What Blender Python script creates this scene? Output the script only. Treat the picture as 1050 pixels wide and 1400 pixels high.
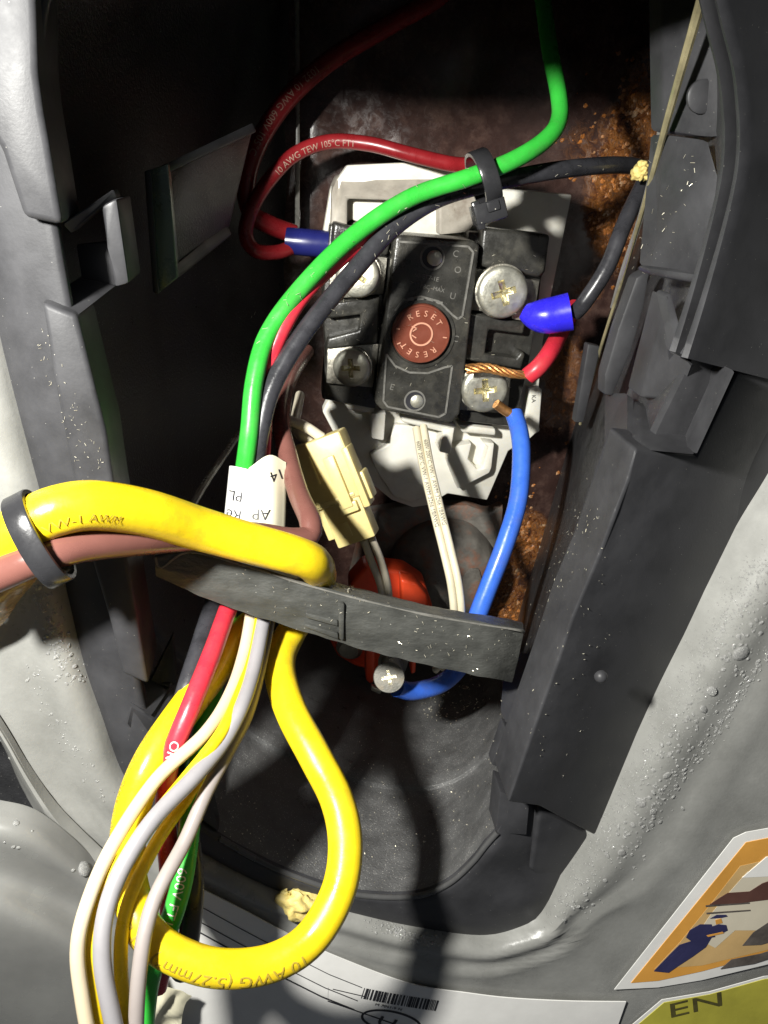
import bpy, bmesh, math, random
from mathutils import Vector, Matrix, noise
from mathutils.bvhtree import BVHTree
random.seed(7)
S = bpy.context.scene
COL = S.collection
for o in list(bpy.data.objects): bpy.data.objects.remove(o)

# ------------------------------------------------------------------ camera
# one Blender unit is one centimetre; the heater's front plane is y = 0, the viewer stands at y < 0
S.unit_settings.system = 'METRIC'; S.unit_settings.scale_length = 0.01
F = 1212.0
n_c = Vector((.112, -.408, 1.0)).normalized()
u_c = Vector((math.sin(math.radians(8)), math.cos(math.radians(8)), 0))
u_c = (u_c - n_c*u_c.dot(n_c)).normalized()
r_c = u_c.cross(n_c)
RM = Matrix((r_c, -n_c, u_c))
CAM = Vector((0, -11.26/math.sqrt(1+.112**2+.408**2), 0))
cd = bpy.data.cameras.new('camera'); cam = bpy.data.objects.new('camera', cd); COL.objects.link(cam)
cam.matrix_world = Matrix.Translation(CAM) @ RM.to_4x4()
cd.sensor_fit = 'VERTICAL'; cd.sensor_height = 24; cd.lens = 24*F/1400
cd.clip_start = .05; cd.clip_end = 500
cd.dof.use_dof = True; cd.dof.focus_distance = 14.6; cd.dof.aperture_fstop = 8.5
S.camera = cam
# ------------------------------------------------------------------ world and the hand torch
wd = bpy.data.worlds.new('World'); S.world = wd; wd.use_nodes = True
wd.node_tree.nodes['Background'].inputs[0].default_value = (.62, .68, .78, 1)
wd.node_tree.nodes['Background'].inputs[1].default_value = .085
S.view_settings.view_transform = 'Standard'; S.view_settings.look = 'None'
S.view_settings.exposure = 0; S.view_settings.gamma = 1

def DIR(px, py): return RM @ Vector(((px-525)/F, (700-py)/F, -1))
def P(px, py, d): return CAM + DIR(px, py)*d                       # point seen at a pixel, d cm deep
def W(px, py, h=0.0):                                              # point seen at a pixel on the plane h cm in front of the jacket
    v = DIR(px, py); return CAM + v*((-h-CAM.y)/v.y)
def PX(p):
    l = RM.transposed() @ (p-CAM); return 525+F*l.x/-l.z, 700-F*l.y/-l.z
def depth(p): return -(RM.transposed() @ (p-CAM)).z

ld = bpy.data.lights.new('torch', 'SPOT'); lamp = bpy.data.objects.new('torch', ld); COL.objects.link(lamp)
lamp.location = CAM + RM @ Vector((-5.5, 2.8, 0.2))
aim = P(500, 745, 14) - lamp.location
lamp.rotation_euler = aim.to_track_quat('-Z', 'Y').to_euler()
ld.energy = 25500; ld.color = (1, .985, .93); ld.shadow_soft_size = .5
ld.spot_size = math.radians(86); ld.spot_blend = .75

# ------------------------------------------------------------------ materials
def nt(name):
    m = bpy.data.materials.new(name); m.use_nodes = True
    t = m.node_tree; b = t.nodes['Principled BSDF']; return m, t, b
def N(t, typ, **kw):
    n = t.nodes.new(typ)
    for k, v in kw.items():
        if k in n.inputs: n.inputs[k].default_value = v
        else: setattr(n, k, v)
    return n
def ramp(t, fac, stops):
    r = t.nodes.new('ShaderNodeValToRGB'); e = r.color_ramp.elements
    while len(e) > 1: e.remove(e[-1])
    for i, (p, c) in enumerate(stops):
        x = e[0] if i == 0 else e.new(p)
        x.position = p; x.color = (c[0], c[1], c[2], 1) if isinstance(c, tuple) else (c, c, c, 1)
    t.links.new(fac, r.inputs[0]); return r
def pm(name, col, rough=.45, metal=0, var=.15, vs=1.5, bump=0, bs=12, specks=0, ss=9, speck_col=(.5, .48, .42),
       coat=0, trans=0, sss=0, rvar=.12, spec=.5, stain=None, stain_amt=.5, stretch=None):
    m, t, b = nt(name); L = t.links.new
    tc = N(t, 'ShaderNodeTexCoord'); co = tc.outputs['Object']
    if stretch:
        mp = N(t, 'ShaderNodeMapping'); mp.inputs['Scale'].default_value = stretch; L(co, mp.inputs[0]); co = mp.outputs[0]
    n1 = N(t, 'ShaderNodeTexNoise', Scale=vs, Detail=6, Roughness=.65); L(co, n1.inputs['Vector'])
    lo = tuple(c*(1-var) for c in col); hi = tuple(min(1, c*(1+var)) for c in col)
    r = ramp(t, n1.outputs[0], [(.3, lo), (.7, hi)]); c = r.outputs[0]
    if stain:
        n4 = N(t, 'ShaderNodeTexNoise', Scale=vs*.7, Detail=8, Roughness=.7); L(tc.outputs['Object'], n4.inputs['Vector'])
        f = ramp(t, n4.outputs[0], [(.5, 0.0), (.68, stain_amt)])
        mx = N(t, 'ShaderNodeMix', data_type='RGBA'); L(f.outputs[0], mx.inputs[0]); L(c, mx.inputs[6]); mx.inputs[7].default_value = (*stain, 1); c = mx.outputs[2]
    if specks:
        vo = N(t, 'ShaderNodeTexVoronoi', Scale=ss); L(co, vo.inputs['Vector'])
        n3 = N(t, 'ShaderNodeTexNoise', Scale=2.2, Detail=3); L(co, n3.inputs['Vector'])
        sz = N(t, 'ShaderNodeMath', operation='MULTIPLY'); L(n3.outputs[0], sz.inputs[0]); sz.inputs[1].default_value = specks
        lt = N(t, 'ShaderNodeMath', operation='LESS_THAN'); L(vo.outputs['Distance'], lt.inputs[0]); L(sz.outputs[0], lt.inputs[1])
        mu = N(t, 'ShaderNodeMath', operation='MULTIPLY'); L(lt.outputs[0], mu.inputs[0]); mu.inputs[1].default_value = .7
        mx = N(t, 'ShaderNodeMix', data_type='RGBA'); L(mu.outputs[0], mx.inputs[0]); L(c, mx.inputs[6]); mx.inputs[7].default_value = (*speck_col, 1); c = mx.outputs[2]
    L(c, b.inputs['Base Color'])
    rr = ramp(t, n1.outputs[0], [(.3, max(.03, rough-rvar)), (.7, min(1, rough+rvar))]); L(rr.outputs[0], b.inputs['Roughness'])
    b.inputs['Metallic'].default_value = metal; b.inputs['Specular IOR Level'].default_value = spec
    if coat: b.inputs['Coat Weight'].default_value = coat; b.inputs['Coat Roughness'].default_value = .08
    if trans: b.inputs['Transmission Weight'].default_value = trans
    if sss:
        b.inputs['Subsurface Weight'].default_value = sss; b.inputs['Subsurface Radius'].default_value = (1, .8, .5); b.inputs['Subsurface Scale'].default_value = .12
    if bump:
        n2 = N(t, 'ShaderNodeTexNoise', Scale=bs, Detail=5, Roughness=.6); L(co, n2.inputs['Vector'])
        bp = N(t, 'ShaderNodeBump', Strength=bump, Distance=.03); L(n2.outputs[0], bp.inputs['Height']); L(bp.outputs[0], b.inputs['Normal'])
    return m

M = {}
M['bezel'] = pm('bezel_black_plastic', (.037, .037, .04), .48, spec=.35, var=.3, vs=1.2, bump=.06, bs=26, specks=.08, ss=11)
M['liner'] = pm('liner_black_plastic', (.036, .036, .038), .38, var=.3, vs=2, bump=.5, bs=24, specks=.16, ss=17)
M['tray'] = pm('dusty_black_plastic', (.1, .1, .099), .36, var=.35, vs=2.2, bump=.6, bs=26, specks=.34, ss=24, speck_col=(.38, .37, .35))
M['rim'] = pm('glossy_black_rim', (.07, .07, .07), .25, var=.2)
M['rust_crust'] = pm('rust_crust', (.36, .13, .03), .2, var=.8, vs=5, bump=.6, bs=16, stain=(.5, .38, .24), stain_amt=.8)
M['bar'] = pm('bar_black_foam', (.058, .059, .054), .4, var=.35, vs=4, bump=.4, bs=22, specks=.1, ss=14, stretch=(.45, 1, 1))
M['phenolic'] = pm('black_phenolic', (.036, .035, .031), .3, var=.4, vs=3, bump=.2, bs=26, specks=.08, ss=16, stain=(.14, .13, .10), stain_amt=.3)
M['white'] = pm('white_bracket_plastic', (.74, .72, .64), .4, var=.06, vs=2, bump=.05, bs=10, sss=.15, stain=(.5, .43, .3), stain_amt=.35)
M['shaded_white'] = pm('shaded_grimy_bracket_plastic', (.36, .33, .28), .45, var=.25, vs=2, bump=.1, bs=10, stain=(.16, .12, .09), stain_amt=.6)  # bracket white darkened to stand for shade, with brown grime stains on top
M['green'] = pm('green_insulation', (.035, .43, .045), .34, var=.08, vs=3, bump=.12, bs=9, sss=.1, stain=(.12, .1, .08), stain_amt=.28, rvar=.16)
M['blue'] = pm('blue_insulation', (.045, .15, .68), .3, var=.1, vs=3, bump=.12, bs=9, stain=(.12, .1, .08), stain_amt=.28, rvar=.16)
M['red'] = pm('red_insulation', (.62, .03, .05), .32, var=.1, vs=3, bump=.12, bs=9, stain=(.12, .1, .08), stain_amt=.28, rvar=.16)
M['shaded_red'] = pm('shaded_red_insulation', (.2, .011, .014), .3, var=.15, vs=3, bump=.05, bs=9)  # red insulation with the upper left shade put into its colour
M['black_wire'] = pm('black_insulation', (.035, .035, .04), .3, var=.35, vs=3, bump=.12, bs=14, specks=.08, ss=15)
M['yellow'] = pm('yellow_insulation', (.82, .6, .012), .32, rvar=.16, var=.09, vs=2.4, bump=.14, bs=6, sss=.1, stain=(.3, .19, .03), stain_amt=.4)
M['cream'] = pm('cream_insulation', (.56, .47, .33), .36, var=.06, vs=2, bump=.05, bs=8, stain=(.5, .42, .3), stain_amt=.2)
M['lavender'] = pm('lavender_insulation', (.27, .26, .27), .36, var=.06, vs=2, bump=.05, bs=8, stain=(.3, .28, .28), stain_amt=.3)
M['grey_wire'] = pm('grey_insulation', (.3, .265, .25), .36, var=.06, vs=2, bump=.05, bs=8, stain=(.3, .26, .24), stain_amt=.3)
M['pink'] = pm('brown_insulation', (.165, .068, .055), .28, var=.08, vs=2, bump=.05, bs=8)
M['tan_wire'] = pm('pale_insulation', (.6, .54, .42), .38, var=.1, vs=3)
M['ivory'] = pm('ivory_twin_lead', (.66, .6, .44), .42, var=.08, vs=3, stain=(.55, .45, .28), stain_amt=.3)
M['ferrule'] = pm('dark_blue_vinyl', (.012, .015, .11), .3, var=.1)
M['blue_boot'] = pm('bright_blue_vinyl', (.04, .03, .85), .28, var=.15, vs=3, bump=.1, bs=4, trans=.15, sss=.3)
M['tie'] = pm('cable_tie_nylon', (.022, .022, .024), .25, var=.25, bump=.1, bs=12, specks=.1, ss=7)
M['worn_zinc'] = pm('worn_zinc', (.2, .195, .17), .6, metal=.3, var=.35, vs=5, bump=.3, bs=18, stain=(.3, .22, .12), stain_amt=.5)
M['zinc'] = pm('zinc_plated_steel', (.55, .54, .46), .42, metal=.75, var=.25, vs=4, bump=.2, bs=22, stain=(.42, .36, .22), stain_amt=.5)
M['brass'] = pm('brassy_recess', (.78, .72, .5), .3, metal=.9, var=.3, vs=9, bump=.3, bs=20)
M['dull_metal'] = pm('dull_terminal_metal', (.42, .4, .34), .38, metal=.9, var=.4, vs=5, bump=.3, bs=20, stain=(.16, .12, .08), stain_amt=.6)
M['copper'] = pm('copper_strands', (.62, .3, .1), .35, metal=.8, var=.3, vs=6, bump=.3, bs=20)
M['reset'] = pm('red_brown_button', (.17, .045, .026), .34, var=.12, vs=4, bump=.05, bs=20)
M['reset_mark'] = pm('worn_button_lettering', (.6, .3, .2), .35, var=.2)
M['emboss'] = pm('worn_lit_black_edge', (.16, .155, .14), .32, var=.3, vs=6)
M['nylon'] = pm('yellowed_nylon', (.6, .5, .22), .36, var=.1, vs=2, bump=.06, bs=9, sss=.3, stain=(.5, .36, .12), stain_amt=.4)
M['orange'] = pm('red_orange_plastic', (.75, .07, .02), .38, var=.1, vs=3, bump=.05, bs=10)
M['fitting'] = pm('painted_fitting', (.13, .12, .105), .42, var=.4, vs=2.2, bump=.4, bs=9, stain=(.26, .09, .04), stain_amt=.8)
M['paper'] = pm('white_label_paper', (.8, .79, .76), .5, var=.04, vs=2, bump=.04, bs=6)
M['paper_back'] = pm('aged_label_paper', (.74, .7, .52), .5, var=.05, vs=2)
M['ink'] = pm('black_ink', (.02, .02, .025), .5, var=.1)
M['grey_ink'] = pm('faded_ink', (.4, .29, .03), .5, var=.2)
M['white_ink'] = pm('white_print', (.75, .72, .68), .5, var=.1)
M['worn_ink'] = pm('worn_pale_print', (.34, .22, .17), .5, var=.2)
M['foam'] = pm('yellow_foam', (.72, .58, .2), .6, var=.25, vs=3, bump=.8, bs=7, sss=.2, stain=(.25, .14, .03), stain_amt=.5)
M['film'] = pm('grey_film', (.2, .2, .19), .25, var=.15, vs=.7, bump=.06, bs=2, coat=.3)
M['tape'] = pm('tan_tape', (.5, .37, .17), .22, var=.4, vs=2.5, bump=.6, bs=3, trans=.25, stretch=(.6, 1, 3))
M['strand'] = pm('yellowed_clear_edge', (.33, .29, .17), .2, var=.4, vs=2, trans=.4)
M['clear'] = pm('cloudy_clear_plastic', (.3, .29, .27), .2, var=.2, trans=.5)
M['chip'] = pm('bright_swarf', (.8, .75, .6), .3, metal=.6, var=.2)
M['sticker_orange'] = pm('orange_print', (.68, .33, .06), .3, var=.2, vs=.5, coat=.3)
M['sticker_pale'] = pm('pale_print', (.66, .6, .47), .3, var=.08, vs=.8, coat=.3)
M['sticker_yellow'] = pm('yellow_green_print', (.5, .46, .06), .32, var=.25, vs=.5, coat=.3)
M['olive_ink'] = pm('olive_print', (.08, .07, .02), .35, var=.4, vs=3)
M['sticker_tan'] = pm('tan_print', (.6, .4, .17), .3, var=.15, vs=.8, coat=.3)
M['sepia'] = pm('grey_brown_print', (.1, .085, .075), .35, var=.5, vs=2.5)
M['navy'] = pm('navy_print', (.03, .03, .09), .35, var=.2)
M['maroon'] = pm('maroon_print', (.1, .045, .035), .35, var=.2)
M['clip_metal'] = pm('greenish_strip', (.12, .16, .13), .3, metal=.3, var=.25, vs=1.2)

def jacket_mat():
    m, t, b = nt('grey_painted_jacket'); L = t.links.new
    tc = N(t, 'ShaderNodeTexCoord'); co = tc.outputs['Object']
    n1 = N(t, 'ShaderNodeTexNoise', Scale=.9, Detail=8, Roughness=.7); L(co, n1.inputs['Vector'])
    r = ramp(t, n1.outputs[0], [(.3, (.2, .2, .187)), (.55, (.26, .26, .245)), (.75, (.32, .32, .3))]); L(r.outputs[0], b.inputs['Base Color'])
    rr = ramp(t, n1.outputs[0], [(.35, .22), (.65, .42)]); L(rr.outputs[0], b.inputs['Roughness'])
    n2 = N(t, 'ShaderNodeTexNoise', Scale=18, Detail=6, Roughness=.7); L(co, n2.inputs['Vector'])
    n3 = N(t, 'ShaderNodeTexVoronoi', Scale=16); L(co, n3.inputs['Vector'])
    ad = N(t, 'ShaderNodeMath', operation='MULTIPLY_ADD'); L(n3.outputs['Distance'], ad.inputs[0]); ad.inputs[1].default_value = -.2; L(n2.outputs[0], ad.inputs[2])
    bp = N(t, 'ShaderNodeBump', Strength=.12, Distance=.03); L(ad.outputs[0], bp.inputs['Height']); L(bp.outputs[0], b.inputs['Normal'])
    return m
M['jacket'] = jacket_mat()
def rust_mat():
    m, t, b = nt('rusty_tank_steel'); L = t.links.new
    tc = N(t, 'ShaderNodeTexCoord'); co = tc.outputs['Object']
    at = N(t, 'ShaderNodeAttribute', attribute_name='rust')
    n1 = N(t, 'ShaderNodeTexNoise', Scale=1.6, Detail=9, Roughness=.72); L(co, n1.inputs['Vector'])
    n2 = N(t, 'ShaderNodeTexNoise', Scale=5, Detail=9, Roughness=.78, Distortion=.6); L(co, n2.inputs['Vector'])
    basec = ramp(t, n1.outputs[0], [(.3, (.022, .012, .010)), (.5, (.045, .024, .02)), (.62, (.085, .05, .04)), (.75, (.03, .013, .009))])
    rustc = ramp(t, n2.outputs[0], [(.36, (.03, .012, .007)), (.45, (.16, .05, .014)), (.53, (.34, .13, .025)), (.58, (.12, .045, .02)), (.66, (.3, .17, .11)), (.74, (.6, .42, .26))])
    f = N(t, 'ShaderNodeMath', operation='MULTIPLY_ADD'); L(n2.outputs[0], f.inputs[0]); f.inputs[1].default_value = 1.2
    s = N(t, 'ShaderNodeMath', operation='MULTIPLY_ADD'); L(at.outputs['Fac'], s.inputs[0]); s.inputs[1].default_value = 1.7; s.inputs[2].default_value = -1.1; L(s.outputs[0], f.inputs[2])
    fr = ramp(t, f.outputs[0], [(.1, 0.0), (.5, 1.0)])
    mx = N(t, 'ShaderNodeMix', data_type='RGBA'); L(fr.outputs[0], mx.inputs[0]); L(basec.outputs[0], mx.inputs[6]); L(rustc.outputs[0], mx.inputs[7]); L(mx.outputs[2], b.inputs['Base Color'])
    rr = ramp(t, n2.outputs[0], [(.4, .12), (.65, .4)]); L(rr.outputs[0], b.inputs['Roughness'])
    bp = N(t, 'ShaderNodeBump', Strength=.6, Distance=.13); sm = N(t, 'ShaderNodeMath', operation='MULTIPLY_ADD'); L(fr.outputs[0], sm.inputs[0]); sm.inputs[1].default_value = .9; sm.inputs[2].default_value = .1; L(sm.outputs[0], bp.inputs['Strength']); L(n2.outputs[0], bp.inputs['Height']); L(bp.outputs[0], b.inputs['Normal'])
    return m
M['rust'] = rust_mat()
M['water'] = pm('water_beads', (.75, .75, .73), .06, var=.05, trans=.72, rvar=.02); M['water'].node_tree.nodes['Principled BSDF'].inputs['IOR'].default_value = 1.33

# ------------------------------------------------------------------ object helpers
WORLD = {}
def thing(name, label, cat, loc, group=None):
    o = bpy.data.objects.new(name, None); COL.objects.link(o); o.location = loc; o.empty_display_size = .3
    o['label'] = label; o['category'] = cat
    if group: o['group'] = group
    WORLD[o.name] = Vector(loc); return o
def tag(o, label, cat, group=None):
    o['label'] = label; o['category'] = cat
    if group: o['group'] = group
    return o
def obj(name, bm, mat, parent=None, smooth=True, angle=40, kind=None, label=None):
    bmesh.ops.remove_doubles(bm, verts=bm.verts, dist=1e-5)
    bmesh.ops.recalc_face_normals(bm, faces=bm.faces)
    lo = Vector((1e9,)*3); hi = -lo
    for v in bm.verts:
        for i in range(3): lo[i] = min(lo[i], v.co[i]); hi[i] = max(hi[i], v.co[i])
    c = (lo+hi)/2
    for v in bm.verts: v.co -= c
    me = bpy.data.meshes.new(name)
    if smooth:
        for f in bm.faces: f.smooth = True
        ca = math.radians(angle)
        for e in bm.edges:
            if len(e.link_faces) == 2 and e.calc_face_angle(0) > ca: e.smooth = False
    bm.to_mesh(me); bm.free()
    o = bpy.data.objects.new(name, me); COL.objects.link(o)
    me.materials.append(M[mat] if isinstance(mat, str) else mat)
    o.parent = parent; o.location = c - (WORLD[parent.name] if parent else Vector())
    WORLD[o.name] = c
    if kind: o['kind'] = kind
    if label: o['label'] = label
    return o
def poly(bm, front, back, bevel=0, seg=2):
    n = len(front)
    a = [bm.verts.new(p) for p in front]; b = [bm.verts.new(p) for p in back]
    ff = bm.faces.new(a); bm.faces.new(b[::-1])
    for i in range(n): bm.faces.new((a[i], b[i], b[(i+1) % n], a[(i+1) % n]))
    bmesh.ops.recalc_face_normals(bm, faces=bm.faces)
    if bevel:
        ed = list(ff.edges) + [e for v in a for e in v.link_edges if e not in ff.edges]
        bmesh.ops.bevel(bm, geom=list(set(ed)), offset=bevel, segments=seg, profile=.5, affect='EDGES', clamp_overlap=True)
    return bm
def prism(pts, h=None, thick=.3, bevel=.03, bm=None, seg=2):
    """outline seen at pixels on the plane h, extruded thick cm towards the tank"""
    fr = [W(p[0], p[1], p[2] if len(p) > 2 else h) for p in pts]
    out = bmesh.new(); poly(out, fr, [p + Vector((0, thick, 0)) for p in fr], bevel, seg)
    if bm is None: return out
    merge(bm, out); return bm
def merge(bm, other):
    me = bpy.data.meshes.new('tmp'); other.to_mesh(me); other.free(); bm.from_mesh(me); bpy.data.meshes.remove(me)
def cr(pts, n):
    """Catmull-Rom through pts (Vectors), n samples evenly spaced along the length"""
    q = [pts[0]*2-pts[1]] + list(pts) + [pts[-1]*2-pts[-2]]
    fine = []
    for i in range(1, len(q)-2):
        p0, p1, p2, p3 = q[i-1:i+3]
        for k in range(16):
            t = k/16
            fine.append(.5*((2*p1)+(p2-p0)*t+(2*p0-5*p1+4*p2-p3)*t*t+(3*p1-p0-3*p2+p3)*t**3))
    fine.append(q[-2])
    d = [0]
    for i in range(1, len(fine)): d.append(d[-1]+(fine[i]-fine[i-1]).length)
    out = []; j = 0
    for k in range(n):
        s = d[-1]*k/(n-1)
        while j < len(d)-2 and d[j+1] < s: j += 1
        t = (s-d[j])/max(1e-9, d[j+1]-d[j]); out.append(fine[j].lerp(fine[j+1], min(1, max(0, t))))
    return out
class Path:
    def __init__(s, pts, step=.08):
        raw = [P(*p) if not isinstance(p, Vector) else p for p in pts]
        ln = sum((raw[i+1]-raw[i]).length for i in range(len(raw)-1))
        s.n = max(8, int(ln/step)); s.p = cr(raw, s.n); s.len = sum((s.p[i+1]-s.p[i]).length for i in range(s.n-1))
        s.t = [((s.p[min(i+1, s.n-1)]-s.p[max(i-1, 0)]).normalized()) for i in range(s.n)]
        nrm = s.t[0].orthogonal().normalized(); s.f = []
        for t in s.t:
            nrm = (nrm - t*nrm.dot(t)).normalized(); s.f.append((nrm, t.cross(nrm)))
    def at(s, L):
        k = max(0, min(s.n-1.001, L/s.len*(s.n-1))); i = int(k); f = k-i
        return s.p[i].lerp(s.p[i+1], f), s.t[i].lerp(s.t[i+1], f).normalized()
    def near(s, px, py):
        b = min(range(s.n), key=lambda i: (PX(s.p[i])[0]-px)**2+(PX(s.p[i])[1]-py)**2); return b/(s.n-1)*s.len
def tube(path, r, seg=14, bm=None, cap=True, a=0, b=None, wob=.004):
    bm = bm or bmesh.new(); rings = []
    b = b if b is not None else path.n
    sd = random.random()*50
    for i in range(a, b):
        u, v = path.f[i]; rr = r(i/(path.n-1)) if callable(r) else r
        rr *= 1 + wob*2*noise.noise(Vector((i*.13, sd, 0)))
        rings.append([bm.verts.new(path.p[i]+(u*math.cos(2*math.pi*k/seg)+v*math.sin(2*math.pi*k/seg))*rr) for k in range(seg)])
    for A, B in zip(rings, rings[1:]):
        for k in range(seg): bm.faces.new((A[k], A[(k+1) % seg], B[(k+1) % seg], B[k]))
    if cap: bm.faces.new(rings[0][::-1]); bm.faces.new(rings[-1])
    return bm
def text_mesh(s, size):
    cu = bpy.data.curves.new('t', 'FONT'); cu.body = s; cu.size = size; cu.resolution_u = 3; cu.align_x = 'LEFT'
    o = bpy.data.objects.new('t', cu); COL.objects.link(o)
    dg = bpy.context.evaluated_depsgraph_get(); dg.update()
    me = bpy.data.meshes.new_from_object(o.evaluated_get(dg)); bpy.data.objects.remove(o); bpy.data.curves.remove(cu)
    bm = bmesh.new(); bm.from_mesh(me); bpy.data.meshes.remove(me)
    for k in range(2):
        lg = [e for e in bm.edges if e.calc_length() > size*.25]
        if lg: bmesh.ops.subdivide_edges(bm, edges=lg, cuts=1); bmesh.ops.triangulate(bm, faces=bm.faces)
    return bm
def wire_text(name, s, size, path, r, L0, off, mat, parent, flip=False, along=1):
    """lettering wrapped on an insulated wire; off turns it round the wire from the side facing the viewer"""
    bm = text_mesh(s, size); sg = -1 if flip else 1
    for v in bm.verts:
        c, t = path.at(L0 + along*v.co.x)
        tc = (CAM-c); nn = (tc - t*tc.dot(t)).normalized(); bi = t.cross(nn)
        a = off - sg*along*(v.co.y-size*.35)/r
        v.co = c + (nn*math.cos(a)+bi*math.sin(a))*(r*1.012+.004)
    return obj(name, bm, mat, parent, smooth=False, kind='stuff')
def flat_text(bm, s, size, a, b, h, thick=0.012, squash=1):
    """raised or printed lettering: baseline from pixel a towards pixel b on plane h"""
    A = W(*a, h); B = W(*b, h); x = (B-A).normalized(); y = Vector((0, -1, 0)).cross(x); y = y if True else y
    t = text_mesh(s, size)
    for v in t.verts: v.co = A + x*v.co.x*squash + y*v.co.y + Vector((0, -.004, 0))
    if thick:
        ex = bmesh.ops.extrude_face_region(t, geom=t.faces[:]); bmesh.ops.translate(t, verts=[g for g in ex['geom'] if isinstance(g, bmesh.types.BMVert)], vec=(0, -thick, 0))
    merge(bm, t); return bm
def lathe(bm, c, ax, prof, seg=28):
    ax = ax.normalized(); u = ax.orthogonal().normalized(); v = ax.cross(u); rings = []
    for r, z in prof:
        if r < 1e-6: rings.append([bm.verts.new(c+ax*z)])
        else: rings.append([bm.verts.new(c+ax*z+(u*math.cos(2*math.pi*k/seg)+v*math.sin(2*math.pi*k/seg))*r) for k in range(seg)])
    for A, B in zip(rings, rings[1:]):
        for k in range(seg):
            if len(A) == 1 and len(B) == 1: continue
            if len(A) == 1: bm.faces.new((A[0], B[k], B[(k+1) % seg]))
            elif len(B) == 1: bm.faces.new((A[k], A[(k+1) % seg], B[0]))
            else: bm.faces.new((A[k], A[(k+1) % seg], B[(k+1) % seg], B[k]))
    return bm
def grid(rows, nu, nv, lin=False):
    """surface through rows of Vectors: nu samples along each row, nv across the rows"""
    R = [cr(r, nu) for r in rows]; bm = bmesh.new(); cols = []
    for i in range(nu):
        c = [r[i] for r in R]
        if lin:
            o = []
            for k in range(nv):
                s = k/(nv-1)*(len(c)-1); j = min(int(s), len(c)-2); o.append(c[j].lerp(c[j+1], s-j))
        else: o = cr(c, nv)
        cols.append([bm.verts.new(p) for p in o])
    for A, B in zip(cols, cols[1:]):
        for k in range(nv-1): bm.faces.new((A[k], A[k+1], B[k+1], B[k]))
    return bm
def thicken(bm, vec):
    bmesh.ops.recalc_face_normals(bm, faces=bm.faces)
    ex = bmesh.ops.extrude_face_region(bm, geom=bm.faces[:])
    bmesh.ops.translate(bm, verts=[g for g in ex['geom'] if isinstance(g, bmesh.types.BMVert)], vec=vec); return bm
def ribbon_ring(bm, c, axis, u, ru, v, rv, width, th, seg=40, pw=2.4):
    axis = axis.normalized(); rings = []
    for k in range(seg):
        a = 2*math.pi*k/seg; ca, sa = math.cos(a), math.sin(a)
        x = math.copysign(abs(ca)**(2/pw), ca); y = math.copysign(abs(sa)**(2/pw), sa)
        o = c+u*x*(ru+th)+v*y*(rv+th); i = c+u*x*ru+v*y*rv
        rings.append([bm.verts.new(q) for q in (o-axis*width/2, o-axis*width*.42+(o-i)*.25, o+axis*width*.42+(o-i)*.25, o+axis*width/2, i+axis*width/2, i-axis*width/2)])
    for A, B in zip(rings, rings[1:]+rings[:1]):
        for k in range(6): bm.faces.new((A[k], A[(k+1) % 6], B[(k+1) % 6], B[k]))
    return bm
def box(bm, c, a, b, d, la, lb, ld, bev=.02):
    o = bmesh.new()
    fr = [c+a*sa*la/2+b*sb*lb/2+d*ld/2 for sa, sb in ((-1, -1), (1, -1), (1, 1), (-1, 1))]
    poly(o, fr, [p-d*ld for p in fr], bev); merge(bm, o); return bm
NV = Vector((0, -1, 0))

# ------------------------------------------------------------------ tank wall (setting)
bm = bmesh.new(); NX, NZ = 90, 110; vs = []
for i in range(NX+1):
    for j in range(NZ+1):
        x = -7+18*i/NX; z = -15+32*j/NZ
        y = 8.05+(x-2)**2/60 - .10*noise.noise(Vector((x*.8, z*.8, 3))) - .05*noise.noise(Vector((x*2.5, z*2.5, 9)))
        vs.append(bm.verts.new((x, y, z)))
for i in range(NX):
    for j in range(NZ): bm.faces.new((vs[i*(NZ+1)+j], vs[(i+1)*(NZ+1)+j], vs[(i+1)*(NZ+1)+j+1], vs[i*(NZ+1)+j+1]))
RUST = [(880, 150, 34, 1.), (868, 190, 26, .9), (832, 300, 34, 1.1), (850, 345, 30, .8), (712, 735, 40, 1.2), (690, 825, 40, .9), (885, 90, 30, .6), (800, 200, 75, .42), (765, 560, 60, .5), (858, 240, 34, 1.1), (770, 480, 40, .5), (800, 400, 40, .5)]
tank = obj('tank_wall', bm, 'rust', kind='structure')
at = tank.data.attributes.new('rust', 'FLOAT', 'POINT')
for i, v in enumerate(tank.data.vertices):
    q = PX(v.co+tank.location)
    at.data[i].value = min(1.2, sum(a*math.exp(-((q[0]-x)**2+(q[1]-y)**2)/(r*r)) for x, y, r, a in RUST))

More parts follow.
